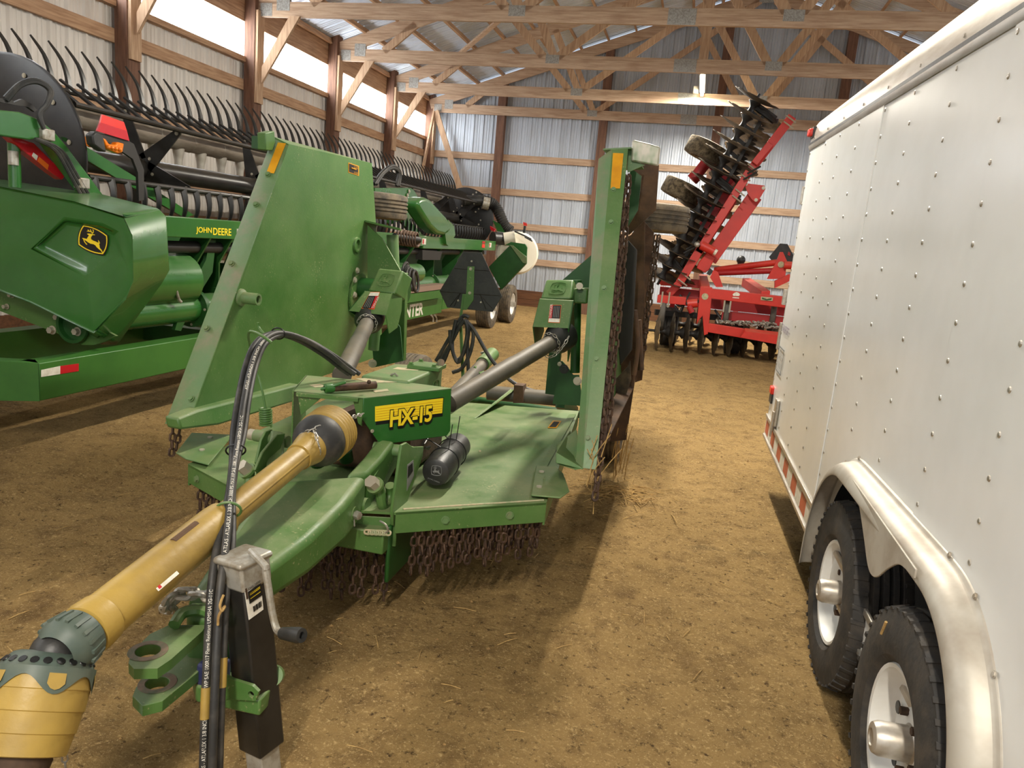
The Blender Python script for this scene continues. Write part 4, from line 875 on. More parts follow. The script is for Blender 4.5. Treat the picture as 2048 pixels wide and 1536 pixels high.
b0, e0, A = gearbox(-1)
e1 = P(688, 742, z=.83)
def wshaft(b0, e0, e1, m):
    d = (e1-e0).normalized(); o = G().lathe(e0-d*.06, d, [(-.12, .07), (-.10, .085), (-.02, .085), (.0, .075), (.03, .055), (.05, .046)], 24).obj('rubber_cone', 'black', MW)
    G().lathe(e0, d, [(-.03, .042), (0, .044), ((e1-e0).length*.4, .044), ((e1-e0).length*.41, .047), ((e1-e0).length+.06, .047)], 24, caps=True).obj('wing_drive_shaft', m, MW)
    x, y, _ = frame(d)
    G().chain([e0+(x*cos(a)+y*sin(a))*.055-d*.02 for a in [k*pi/8 for k in range(0, 15)]], .028, .018, .0025, .2, 5, 10).obj('shield_chain', 'galv', MW)
wshaft(b0, e0, e1, 'shaft_grey')
G().lathe(P(718, 592, x=XW+.001), (1, 0, 0), [(0, .155), (.014, .155), (.016, .14), (.016, .0005)], 32).obj('gearbox_flange', 'green', MW)
for q in ((714, 541), (709, 560), (709, 590)): bolt(MW, P(*q, x=XW+.018), (1, 0, 0), .016, 'bolt')
c0 = P(718, 575, x=XW); G().cyl(c0, c0+V((.35, 0, 0)), .07, seg=18).obj('gearbox_body', 'green_dark', MW)
# left hinge gusset, cap, spring and post
G().prism([P(*q, y=4.75) for q in [(735, 450), (765, 478), (800, 540), (815, 575), (735, 600)]], (0, .012, 0)).obj('hinge_gusset', 'green', MW)
G().hexa([P(730, 444, y=4.72), P(800, 460, y=4.72), P(803, 462, y=4.95), P(735, 447, y=4.95)], [p+V((0, 0, .012)) for p in (P(730, 444, y=4.72), P(800, 460, y=4.72), P(803, 462, y=4.95), P(735, 447, y=4.95))]).obj('hinge_cap', 'green', MW)
G().cyl(P(785, 470, y=4.95), P(788, 560, y=4.95), .042, seg=18).obj('hinge_tube', 'pale_green', MW)
pr = []
pa, pb = P(797, 474, y=5.05), P(836, 480, y=5.25); dd = (pb-pa)
G().tube([pa+dd*(k/70)+V((0, cos(k*2*pi/10)*.05, sin(k*2*pi/10)*.05)) for k in range(71)], .011, 6).obj('coil_spring', 'rust', MW)
G().cyl(pa-dd*.2, pb+dd*.05, .025, seg=12).obj('spring_rod', 'spool', MW)
G().bar(P(797, 720, y=4.55), P(801, 545, y=4.55), .09, .05, up=(0, 1, 0)).obj('hinge_post', 'green', MW, bevel=.004)
G().prism([P(*q, y=4.45) for q in [(745, 700), (752, 680), (790, 640), (800, 655), (806, 722), (748, 735)]], (0, .012, 0)).obj('hinge_plate', 'green_dark', MW)
G().cyl(P(752, 640, y=4.35), P(747, 700, y=4.35), .035, seg=14).obj('hinge_cylinder', 'pale_green', MW)
bolt(MW, P(745, 727, y=4.3), (.5, -1, 0), .02, 'bolt')
# right hinge
b0, e0, A = gearbox(1)
wshaft(b0, e0, P(915, 796, z=.765), 'shaft_grey')
G().chain(smooth([P(1085, 706, y=4.0), P(1098, 714, y=3.98), P(1112, 708, y=3.98), P(1128, 690, y=3.98), P(1138, 672, y=4.0)], 4), .03, .019, .0026, .2, 5, 12).obj('shield_chain', 'galv', MW)
G().prism([P(*q, y=4.9) for q in [(1125, 560), (1185, 508), (1185, 600), (1150, 600)]], (0, .012, 0)).obj('hinge_gusset', 'green_dark', MW)
G().hexa([P(1140, 577, y=4.25), P(1176, 577, y=4.25), P(1174, 608, y=4.25), P(1140, 606, y=4.25)], [p+V((0, .12, 0)) for p in (P(1140, 577, y=4.25), P(1176, 577, y=4.25), P(1174, 608, y=4.25), P(1140, 606, y=4.25))]).obj('gearbox_body', 'green', MW, bevel=.01)
G().cyl(P(1159, 572, y=4.2), P(1159, 572, y=4.26), .02, seg=12).obj('pin_head', 'bolt', MW)
G().cyl(P(1154, 560, y=4.5), P(1150, 745, y=4.5), .03, seg=16).obj('lift_cylinder', 'green_dark', MW)
G().bar(P(1112, 690, y=4.6), P(1103, 788, y=4.6), .075, .05, up=(0, 1, 0)).obj('hinge_post', 'green_dark', MW, bevel=.004)
o = G().prism([P(*q, y=4.5) for q in [(1115, 725), (1124, 722), (1136, 735), (1146, 750), (1158, 750), (1165, 812), (1105, 808), (1114, 760)]], (0, .012, 0)).obj('hinge_plate', 'green_dark', MW)
bolt(o, P(1128, 738, y=4.49), (0, -1, 0), .022, 'black'); bolt(o, P(1119, 728, y=4.49), (0, -1, 0), .01, 'bolt'); bolt(o, P(1155, 762, y=4.49), (0, -1, 0), .02, 'bolt')
# rear rockshaft and cylinder
G().cyl(P(975, 785, y=4.8), P(1120, 798, y=4.85), .05, seg=18).obj('rockshaft', 'shaft_grey', MW)
G().prism([P(*q, y=4.75) for q in [(1028, 770), (1046, 772), (1046, 806), (1026, 806)]], (0.0, .1, 0)).obj('rockshaft_bracket', 'brown_under', MW)
o = G().cyl(P(905, 792, y=4.3), P(965, 728, y=4.9), .042, seg=18).obj('hydraulic_cylinder', 'shaft_grey', MW)
G().cyl(P(965, 728, y=4.9), P(985, 708, y=5.1), .05, seg=18).obj('cylinder_head', 'green', o)
G().bar(P(948, 735, y=4.75), P(975, 770, y=4.75), .05, .10, up=(0, 1, 0)).obj('cylinder_mount', 'green', MW)
G().prism([P(*q, y=5.1) for q in [(960, 705), (985, 700), (988, 716), (975, 722)]], (0, .06, 0)).obj('rod_eye', 'galv', o)
# --- slow vehicle sign seen from behind
SY = 4.95; sp = lambda u, v, dy=0.0: P(u, v, y=SY+dy)
sg_ = [(926, 504), (963, 505), (1004, 593), (985, 624), (894, 615), (879, 582)]
smv = G().prism([sp(*q) for q in sg_], (0, .006, 0)).obj('sign_panel', 'black', MW, bevel=.002)
for a, b in (((909, 537), (978, 542)), ((880, 583), (1003, 592)), ((960, 590), (985, 618)), ((920, 587), (900, 612)), ((960, 589), (972, 618)), ((921, 586), (908, 613))): G().tube([sp(*a, -.001), sp(*b, -.001)], .0022, 4).obj('sign_rib', 'black_paint', smv)
br_ = G().prism([sp(*q, -.006) for q in [(935, 533), (949, 533), (947, 600), (933, 620), (921, 620), (926, 588), (932, 588)]], (0, .005, 0)).obj('sign_bracket', 'green', MW, bevel=.001)
for q in ((941.5, 538), (939.5, 586)): bolt(br_, sp(*q, -.006), (0, -1, 0), .008, 'bolt')
for q in ((943.5, 522.5), (916.5, 601), (962, 604.5)): bolt(smv, sp(*q), (0, -1, 0), .005, 'bolt')
G().prism([sp(*q, -.01) for q in [(925, 588), (928, 588), (923, 640), (929, 765), (923, 765), (918, 640)]], (0, .012, 0)).obj('sign_post', 'green', MW)
# hoses looped at the post
HG = [[(872, 722), (905, 665), (925, 633), (938, 635)], [(877, 726), (900, 690), (925, 645), (938, 652), (930, 700), (915, 720), (905, 700), (908, 660), (925, 636)], [(900, 660), (902, 690), (915, 725), (928, 700), (935, 660), (930, 640)], [(920, 640), (945, 660), (942, 700), (925, 735), (905, 745)], [(930, 640), (948, 660), (980, 715), (1020, 760), (1060, 780), (1110, 790)], [(912, 640), (900, 690), (884, 730), (870, 745)], [(934, 650), (935, 700), (937, 745)]]
for k, h in enumerate(HG): G().tube([sp(u, v, -.05-.012*(k % 3)) for u, v in h], .0135, 8, sub=5).obj('hydraulic_hose', 'hose', MW)
# ================================================================ mower: front hose bundle with printed hoses and spring carrier
HP = [((706, 748), 2.98), ((690, 737), 2.95), ((655, 707), 2.85), ((610, 680), 2.75), ((570, 666), 2.65), ((540, 668), 2.55), ((515, 692), 2.45), ((497, 738), 2.35), ((484, 800), 2.2), ((474, 870), 2.08), ((467, 930), 1.95), ((460, 990), 1.82), ((452, 1050), 1.72), ((443, 1110), 1.64), ((434, 1180), 1.58), ((429, 1260), 1.54), ((425, 1350), 1.50), ((421, 1450), 1.47), ((418, 1560), 1.45)]
def hose_path(du, dy, sx=1.0, stop=None):
    pts = []
    for k, ((u, v), y) in enumerate(HP[:stop]):
        f = 1.0+.5*(k > 12); pts.append(P(u+du*f*(0.35 if k in (11, 10) else 1), v+(abs(du)*.35 if k in (2, 3, 4, 5) else 0), y=y+dy))
    return smooth(pts, 8)
hoses = []
for du, dy, r in ((-8, .0, .0108), (4, -.012, .0108), (13, .018, .0105), (-2, .03, .0105)):
    hp = hose_path(du, dy); hoses.append(hp); ob = G().tube(hp, r, 12).obj('hydraulic_hose', 'hose', MW)
    hoses[-1] = (hp, r, ob)
def text_along(hp, r, ob, txt, i0, i1, h, m):
    """print running along a hose from path point i0 to i1"""
    me = text_mesh(txt, 1.0); xs = [v.co.x for v in me.vertices]; x0, x1 = min(xs), max(xs)
    seg = hp[min(i0, i1):max(i0, i1)+1]
    if i1 < i0: seg = seg[::-1]
    cum = [0.0]
    for a, b in zip(seg[:-1], seg[1:]): cum.append(cum[-1]+(b-a).length)
    import bisect
    for v in me.vertices:
        t = (v.co.x-x0)/(x1-x0)*cum[-1]; j = max(0, min(len(seg)-2, bisect.bisect_right(cum, t)-1)); f = (t-cum[j])/max(1e-9, cum[j+1]-cum[j])
        p = lerp(seg[j], seg[j+1], f); d = (seg[j+1]-seg[j]).normalized(); n = V((0, 0, HC))-p; n = (n-d*n.dot(d)).normalized(); sd_ = n.cross(d)
        y = (v.co.y-.35)*h; an = y/r
        v.co = p+(n*cos(an)+sd_*sin(an))*(r+.0007)
    return mobj('hose_print', me, m, ob)
TX = 'ATLAS - ATLAFLEX 1 3/8 INCH 3000 PSI MAX WP SAE 100R17 Flame Resistant USMSHA 2G-11C'
hp, r, ob = hoses[0]; text_along(hp, r, ob, TX, 143, 112, .013, 'white_dec')
hp, r, ob = hoses[1]; text_along(hp, r, ob, TX, 104, 68, .013, 'white_dec'); text_along(hp, r, ob, 'ATLAS - ATLAFLEX 1 3/8 INCH 3000', 62, 46, .012, 'white_dec')
for k, i in ((0, 130), (2, 125)):
    hp, r, _ = hoses[k]; G().tube(hp[i:i+6], r+.0012, 12).obj('paint_mark', 'yellow', hoses[k][2])
for i in (36, 76):
    c = sum((h[0][i] for h in hoses), V((0, 0, 0)))/4; d = (hoses[0][0][i+1]-hoses[0][0][i-1]).normalized(); x, y, _ = frame(d)
    G().tube([c+x*.030*cos(a)+y*.022*sin(a) for a in [k*2*pi/20 for k in range(20)]], .003, 5, closed=True).obj('cable_tie', 'black_dec', MW)
c = sum((h[0][92] for h in hoses), V((0, 0, 0)))/4; d = (hoses[0][0][93]-hoses[0][0][91]).normalized(); x, y, _ = frame(d)
G().tube([c+x*.034*cos(a)+y*.03*sin(a) for a in [k*2*pi/24 for k in range(24)]], .004, 6, closed=True).obj('hose_ring', 'green', MW)
# spring carrier
sb0 = P(532, 852, z=.60); st0 = P(531, 816, y=sb0.y)
ax = (st0-sb0); n_ = 8
G().tube([sb0+ax*(k/(n_*12))+V((.026*cos(k*pi/6), .026*sin(k*pi/6), 0)) for k in range(n_*12+1)], .0048, 6).obj('carrier_spring', 'green', MW)
yy = sb0.y
G().tube([st0, P(524, 780, y=yy), P(512, 735, y=yy), P(502, 700, y=yy-.1), P(497, 668, y=2.5), P(508, 664, y=2.44), P(528, 674, y=2.40), P(543, 685, y=2.40)], .0055, 8, sub=6).obj('carrier_rod', 'green', MW)
G().tube([P(528, 668, y=2.62), P(518, 656, y=2.64), P(516, 645, y=2.64)], .0055, 8, sub=4).obj('carrier_hook', 'green', MW)
G().tube([P(447, 1190, y=1.55), P(440, 1210, y=1.53), P(444, 1222, y=1.52), P(450, 1212, y=1.53), P(438, 1230, y=1.52), P(436, 1250, y=1.52)], .0035, 6, sub=4).obj('string_tie', 'straw', MW)
# ================================================================ loose hitch pin lying on the shield
hp0, hp1 = P(662, 776, z=zt+.022), P(751, 770, z=zt+.022)
HPN = thing('hitch_pin', lerp(hp0, hp1, .5)-V((0, 0, .03)), 'loose steel hitch pin with green handle lying on the gearbox shield', 'hitch pin')
d = (hp1-hp0).normalized(); G().cyl(hp0, hp1, .0165, seg=16).obj('pin', 'rust', HPN)
G().lathe(hp0-d*.03, d, [(0, .010), (.005, .019), (.03, .0205), (.04, .018)], 18).obj('collar', 'green_clean', HPN)
G().bar(P(641, 779, z=zt+.016), P(692, 764, z=zt+.05), .016, .012).obj('handle', 'green_clean', HPN, bevel=.005)
G().ball(P(738, 764, z=zt+.05), .009, 8, 6).obj('detent', 'rust', HPN)
# ================================================================ combine header along the left wall
HD = thing('combine_header', (-4.3, 9.0, 0.6), 'long green grain header with black finger reel and steel air tube along the left wall', 'header')
HXR = -3.60
# --- end cowl with emblem
Yc, Yk = 3.85, 4.30
cA = [P(*q, y=Yc) for q in [(-160, 345), (0, 372), (150, 402), (250, 432), (268, 470), (270, 560), (255, 598), (196, 662), (188, 668), (60, 606), (-160, 520)]]
cB = [P(*q, y=Yk) for q in [(-160, 342), (40, 362), (190, 384), (318, 416), (334, 432), (341, 540), (326, 566), (236, 690), (205, 690), (80, 615), (-160, 520)]]
Yn = V((0, 1, 0))
hole = [(70, 497), (130, 440), (205, 452), (232, 462), (246, 515), (246, 521), (172, 549)]
hi = [P(*q, y=Yc+.0) for q in hole]; hin = [P(*q, y=Yc+.035) for q in [(78, 488), (130, 444), (203, 456), (226, 466), (238, 503), (236, 508), (173, 531)]]
g = G(); n = len(cA); m_ = len(hi)
g.add(cA+cB, [(i, i+1, n+i+1, n+i) for i in range(n-1)]+[tuple(range(n, 2*n)), (n-1, 0, n, 2*n-1)])
# outer face with the sunk logo panel
o_ = len(g.v); g.v += [tuple(p) for p in hi+hin]
idx = lambda k: o_+k
g.f += [(0, idx(0), 10), (0, 1, idx(0)), (1, idx(1), idx(0)), (1, 2, idx(1)), (2, idx(2), idx(1)), (2, 3, idx(2)), (3, idx(3), idx(2)), (3, 4, idx(3)), (4, idx(4), idx(3)), (4, 5, idx(4)), (5, idx(5), idx(4)), (5, 6, idx(5)), (6, 7, idx(5)), (7, idx(6), idx(5)), (7, 8, idx(6)), (8, 9, idx(6)), (9, idx(0), idx(6)), (9, 10, idx(0))]
g.f += [(idx(k), idx((k+1) % m_), o_+m_+(k+1) % m_, o_+m_+k) for k in range(m_)]+[tuple(o_+m_+k for k in range(m_))]
CW = g.obj('end_cowl', 'green_clean', HD, bevel=.022, seg=4, sharp=50)
pln = (hin[0], (hin[2]-hin[0]).cross(hin[4]-hin[0]))
emblem(CW, lambda x, y: P(140+x/15.36, 430+y/15.36, pl=(V((0, Yc+.031, 0)), (0, 1, 0))), (0, -1, 0), 'black_dec', 'yellow_dec', 'yellow_dec')
# end plate below the cowl
EP = G().prism([P(*q, y=4.02) for q in [(-120, 540), (0, 570), (90, 608), (190, 650), (232, 672), (207, 684), (188, 690), (165, 690), (118, 668), (0, 622), (-120, 590)]], (0, .02, 0)).obj('end_plate', 'green', HD)
G().lathe(P(146, 650, y=4.0), (0, -1, 0), [(.0, .125), (.015, .12), (.015, .10), (-.015, .095), (-.015, .0005)], 28).obj('bearing_housing', 'green_dark', EP)
for q, r in (((105, 660), .022), ((117, 634), .018), ((92, 610), .012), ((25, 590), .014), ((14, 613), .014), ((155, 663), .022)): bolt(EP, P(*q, y=4.015), (0, -1, 0), r, 'bolt', .03)
# --- back beam with lettering
BM = G().box(-3.78, HXR, 4.30, 9.6, 1.345, 1.49).obj('back_beam', 'green_clean', HD, bevel=.006)
G().box(-3.78, HXR, 9.605, 13.35, 1.315, 1.485).obj('back_beam', 'green_clean', HD, bevel=.006)
jw = (P(462, 470, x=HXR)-P(392, 468, x=HXR)).length
text_on('lettering', 'JOHN', 'yellow_dec', BM, P(392, 468, x=HXR), (0, 1, 0), (0, 0, 1), .052, jw*.425, ext=.0015, bold=.012); text_on('lettering', 'DEERE', 'yellow_dec', BM, P(392, 468, x=HXR)+V((0, jw*.47, 0)), (0, 1, 0), (0, 0, 1), .052, jw*.53, ext=.0015, bold=.012)
G().box(HXR, HXR+.006, 5.36, 5.52, 1.375, 1.43).obj('maker_decal', 'white_dec', BM)
for y, m_ in ((9.55, 'white_dec'), (12.9, 'white_dec')): G().box(HXR, HXR+.004, y, y+.14, 1.37, 1.45).obj('warning_decal', m_, BM); G().box(HXR+.004, HXR+.006, y+.01, y+.06, 1.38, 1.44).obj('decal_symbol', 'red_tape', BM)
G().box(HXR, HXR+.006, 12.45, 12.62, 1.36, 1.42).obj('reflector', 'red_lens', BM); G().box(HXR, HXR+.006, 12.45, 12.62, 1.43, 1.47).obj('reflector', 'red_dark', BM)
# --- trough, auger tube, ribs, dark back
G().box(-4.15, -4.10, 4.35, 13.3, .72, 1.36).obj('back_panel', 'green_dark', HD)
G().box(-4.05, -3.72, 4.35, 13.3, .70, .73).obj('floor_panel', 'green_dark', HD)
G().tube([(-3.80, 4.32, 1.02), (-3.80, 4.95, 1.02)], .20, 28).obj('trough_drum', 'green_clean', HD)
G().cyl((-3.76, 4.1, .80), (-3.76, 13.2, .80), .105, seg=24).obj('lower_tube', 'green_clean', HD)
G().cyl((-3.72, 4.35, 1.27), (-3.72, 12.9, 1.27), .045, seg=14).obj('drive_tube', 'spool', HD)
for y in (5.02, 5.30, 6.3, 7.6, 8.7, 9.3, 10.4, 11.5, 12.6):
    pr = [(y, 1.345), (y, 1.18), (y, 1.0), (y, .86)]
    G().prism([(-3.60, y, 1.345), (-3.85, y, 1.345), (-3.98, y, 1.1), (-3.95, y, .86), (-3.72, y, .70), (-3.64, y, .72), (-3.72, y, .95), (-3.72, y, 1.15)], (0, .018, 0)).obj('rib', 'green_dark', HD)
    G().cyl((-3.76, y-.012, .80), (-3.76, y+.03, .80), .15, seg=24).obj('tube_flange', 'green_dark', HD)
    for k in range(5): bolt(HD, (-3.76+.128*cos(k*1.2), y-.012, .80+.128*sin(k*1.2)), (0, -1, 0), .008, 'bolt', .006)
G().prism([P(*q, x=-3.86) for q in [(410, 495), (460, 497), (448, 526), (408, 522)]], (-.01, 0, 0)).obj('instruction_board', mat('brown_card', s(150, 122, 92), .8, col2=s(120, 96, 72), scale=12), HD)
G().prism([P(*q, x=-3.855) for q in [(409, 519), (449, 521), (448, 526), (408, 524)]], (-.003, 0, 0)).obj('board_strip', 'white_dec', HD)
G().prism([P(*q, x=-3.7) for q in [(420, 478), (412, 520), (365, 610), (350, 660), (362, 662), (382, 615), (425, 545), (432, 480)]], (-.03, 0, 0)).obj('curved_arm', 'green_dark', HD)
G().lathe((-3.95, 5.9, .98), (0, 1, 0), [(0, .0005), (0, .16), (.5, .16), (.5, .0005)], 28).obj('feed_drum', 'pale_green', HD)
G().tube([P(345, 560, x=-3.62), P(352, 580, x=-3.62), P(357, 598, x=-3.62), P(362, 604, x=-3.62)], .012, 8, sub=3).obj('hose_end', 'galv', HD)
# middle body behind the mower's hinge
G().box(-3.95, -3.62, 7.9, 9.2, .92, 1.12).obj('gearcase', 'green_clean', HD, bevel=.05, seg=3)
G().cyl((-3.55, 7.6, 1.0), (-3.55, 9.3, 1.0), .12, seg=20).obj('feeder_tube', 'green_clean', HD)
for k in range(6):
    c = P(822+3*cos(k), 548+3*sin(k), x=-3.3); G().tube([c+V((.03*(k-3), .10*cos(a+k*.3), .13*sin(a+k*.2)-.02*k)) for a in [i*2*pi/14 for i in range(14)]], .018, 7, closed=True).obj('hose_coil', 'hose', HD)
G().prism([P(*q, x=-3.62) for q in [(845, 500), (885, 503), (880, 520), (845, 520)]], (-.1, 0, 0)).obj('feed_plate', 'spool', HD)
# --- reel
RXc, RZc, RR_ = -4.50, 1.84, .50
RL0, RL1 = 4.30, 14.0
G().cyl((RXc, RL0, RZc), (RXc, RL1, RZc), .085, seg=20).obj('reel_tube', 'black_paint', HD)
BA = [106, 40, -16, -105, 178]
bats = []
for a in BA:
    e = V((cos(radians(a)), 0, sin(radians(a)))); p = V((RXc, 0, RZc))+e*RR_
    bats.append(G().cyl(p+V((0, RL0, 0)), p+V((0, RL1, 0)), .020, seg=10).obj('reel_bat', 'black_paint', HD)); bats[-1]['e'] = 0
for y in (5.35, 7.0, 8.7, 10.4, 12.1, 13.6):
    g = G(); c = V((RXc, y, RZc))
    for a in BA:
        e = V((cos(radians(a)), 0, sin(radians(a)))); t = e.cross(V((0, 1, 0)))
        g.prism([c+e*.07+t*.085, c+e*.07-t*.085, c+e*(RR_-.02)-t*.028, c+e*(RR_+.02), c+e*(RR_-.02)+t*.028], (0, .012, 0))
    sp_o = g.obj('reel_spider', 'black_paint', HD)
    for a in BA: e = V((cos(radians(a)), 0, sin(radians(a)))); bolt(sp_o, c+e*.46+V((0, -.001, 0)), (0, -1, 0), .012, 'bolt', .008); bolt(sp_o, c+e*.13+V((0, -.001, 0)), (0, -1, 0), .010, 'bolt', .008)
# fingers: one shared mesh per bat direction
def finger_mesh(path, r0=.0135, r1=.004):
    pts = smooth([V(p) for p in path], 3); k = len(pts); return G().tube(pts, [r0+(r1-r0)*i/(k-1) for i in range(k)], 5).mesh('reel_finger')
fmA = finger_mesh([(0, 0, 0), (-.012, 0, .10), (-.05, -.015, .22), (-.13, -.045, .34)], .027, .007)
fmB = finger_mesh([(0, 0, 0), (-.10, .03, .05), (-.25, .06, .13), (-.38, .08, .20)], .016, .012)
fmC = finger_mesh([(0, 0, 0), (.02, 0, -.09), (.015, 0, -.18), (-.02, 0, -.27)], .028, .012)
nf = 0; y = RL0+.05
while y < RL1:
    for bi, fm in ((0, fmA), (1, fmB), (2, fmC)):
        e = V((cos(radians(BA[bi])), 0, sin(radians(BA[bi]))))
        o = mobj('reel_finger', fm, 'black_paint', bats[bi], loc=V((RXc, y, RZc))+e*RR_); nf += 1
    y += .152
# end shield discs
G().lathe((-4.62, 4.24, 1.80), (0, -1, 0), [(0, .66), (.012, .66), (.02, .64), (.02, .0005)], 48).obj('end_disc', 'black_paint', HD)
for k in range(5): bolt(HD, (-4.62+.55*cos(.2+k*.5), 4.215, 1.80+.55*sin(.2+k*.5)), (0, -1, 0), .012, 'bolt', .006)
dc = (-4.42, 13.95, 1.86)
fd = G().lathe(dc, (0, -1, 0), [(0, .58), (.012, .58), (.02, .56), (.02, .0005)], 48).obj('end_disc', 'black_paint', HD)
for k in range(26):
    a, rr = random.uniform(0, 6.28), random.uniform(.2, .55); bolt(fd, (dc[0]+rr*cos(a), dc[1]-.021, dc[2]+rr*sin(a)), (0, -1, 0), .012, 'bolt', .006)
# --- air tube with nozzles
ATX, ATZ = -4.95, 2.20
AT = G().lathe((ATX, 4.2, ATZ), (0, 1, 0), [(0, .07), (.0, .10)]+[q for k in range(20) for q in ((.47*k+.02, .10), (.47*k+.45, .10), (.47*k+.455, .104), (.47*k+.485, .104))]+[(9.6, .10), (9.6, .07)], 20).obj('air_tube', 'steel', HD)
nm = G().lathe((0, 0, 0), (0, 0, -1), [(.08, .058), (.13, .050), (.20, .038), (.30, .034), (.30, .028)], 12).mesh('air_nozzle')
y = 4.4
while y < 13.7: mobj('air_nozzle', nm, 'fender', AT, loc=(ATX, y, ATZ)); y += .335
# --- near reel arm, red safety stop, brace, hoses
RA = lambda u, v, x=-3.95: P(u, v, x=x)
G().prism([RA(*q) for q in [(-60, 222), (0, 220), (40, 224), (78, 238), (108, 262), (134, 292), (216, 402), (192, 412), (108, 298), (92, 274), (60, 280), (-60, 262)]], (-.09, 0, 0)).obj('reel_arm', 'green_clean', HD, bevel=.008)
G().prism([P(*q, x=-4.05) for q in [(16, 272), (36, 276), (68, 286), (96, 314), (133, 350), (124, 360), (104, 346), (50, 304)]], (-.06, 0, 0)).obj('safety_stop', 'red_tape', HD, bevel=.004)
o = quad_on('stop_decal', 'white_dec', HD, [P(*q, x=-4.048) for q in [(64, 312), (67, 305), (76, 312), (73, 321)]], .002); quad_on('stop_decal', 'orange_dec', HD, [P(*q, x=-4.048) for q in [(75, 322), (79, 314), (98, 330), (95, 340)]], .002)
G().cyl(P(30, 375, x=-4.1), P(27, 275, x=-4.1), .035, seg=14).obj('lift_ram', 'green_clean', HD); G().cyl(P(27, 330, x=-4.08), P(26, 302, x=-4.08), .028, seg=14).obj('ram_rod', 'galv', HD)
for k in range(3): G().tube([RA(70+k*2, 278, -3.93), RA(110+k*6, 300, -3.93), RA(140+k*7, 350, -3.93), RA(165+k*8, 395, -3.93)], .011, 6, sub=4).obj('arm_hose', 'hose', HD)
for u, v in ((95, 268), (166, 365)): G().box(*[c for p in (RA(u, v, -3.94),) for c in (p.x-.03, p.x+.02, p.y-.05, p.y+.04, p.z-.04, p.z+.03)]).obj('hose_clamp', 'galv', HD, bevel=.008)
for k in range(2): G().tube([P(10+4*k, 196+k*5, x=-4.02), P(40, 168+k*4, x=-3.98), P(72, 160+k*4, x=-3.95), P(102-4*k, 180, x=-3.93), P(96-4*k, 208, x=-3.93), P(80-3*k, 228, x=-3.93), P(88, 258, x=-3.92)], .014, 8, sub=6).obj('arm_hose', 'hose', HD)
G().prism([P(*q, x=-4.02) for q in [(0, 196), (24, 200), (28, 205), (44, 198), (64, 208), (74, 220), (70, 224), (56, 214), (30, 210), (0, 204)]], (-.02, 0, 0)).obj('hose_bracket', 'spool', HD)
G().prism([P(*q, x=-4.1) for q in [(128, 274), (170, 292), (268, 352), (388, 430), (370, 436), (240, 360), (150, 306)]], (-.03, 0, 0)).obj('brace_bar', 'green_clean', HD)
# --- lamp bracket: red reflector plate and amber lamp
LX = -3.86
G().prism([P(*q, x=LX) for q in [(191, 263), (258, 282), (268, 288), (288, 340), (288, 400), (278, 402), (276, 345), (266, 318), (240, 300), (190, 268)]], (-.02, 0, 0)).obj('lamp_bracket', 'spool', HD)
G().prism([P(*q, x=LX+.012) for q in [(205, 229), (248, 244), (254, 262), (201, 245)]], (-.012, 0, 0)).obj('reflector_plate', 'red_lens', HD); G().prism([P(*q, x=LX+.012) for q in [(201, 245), (254, 262), (259, 282), (194, 262)]], (-.012, 0, 0)).obj('reflector_plate', 'red_tape', HD)
G().prism([P(*q, x=LX+.08) for q in [(185, 270), (193, 263), (206, 268), (214, 305), (205, 302), (188, 290)]], (-.06, 0, 0)).obj('lamp_body', 'black', HD, bevel=.01)
lo_ = G().prism([P(*q, x=LX+.07) for q in [(205, 275), (212, 278), (219, 288), (232, 290), (236, 284), (249, 287), (246, 305), (236, 307), (215, 298)]], (-.05, 0, 0)).obj('amber_lamp', 'amber', HD, bevel=.008)
G().prism([P(*q, x=LX-.02) for q in [(180, 274), (184, 273), (187, 295), (183, 292)]], (-.04, 0, 0)).obj('amber_lamp', 'amber', HD)
for k in range(4): q = P(217+7.5*k, 294+1.6*k, x=LX+.073); G().ball(q, .014, 10, 6).obj('lens_bead', 'amber', lo_)
# --- middle arm and cover, hoses above
G().prism([P(*q, x=-4.0) for q in [(750, 376), (822, 376), (829, 382), (838, 398), (839, 425), (818, 440), (846, 470), (825, 470), (800, 440), (780, 450), (750, 420)]], (-.04, 0, 0)).obj('reel_arm', 'green_clean', HD)
for q in ((818, 383), (815, 391)): bolt(HD, P(*q, x=-3.99), (1, 0, 0), .022, 'bolt')
G().prism([P(*q, x=-3.50) for q in [(836, 405), (843, 397), (853, 395), (863, 400), (894, 434), (903, 450), (901, 464), (890, 471), (876, 468), (862, 455), (838, 418)]], (-.22, 0, 0)).obj('arm_cover', 'green_clean', HD, bevel=.07, seg=4)
G().prism([P(*q, x=-3.55) for q in [(897, 440), (908, 452), (911, 470), (897, 492), (893, 488), (890, 466), (886, 464)]], (-.05, 0, 0)).obj('arm_bracket', 'green_clean', HD)
for k in range(2): G().tube([P(748+4*k, 368, x=-4.1), P(765+3*k, 345, x=-4.1), P(785, 332+4*k, x=-4.1), P(800-3*k, 345, x=-4.1), P(797-4*k, 372, x=-4.1)], .026, 8, sub=5).obj('arm_hose', 'hose', HD)
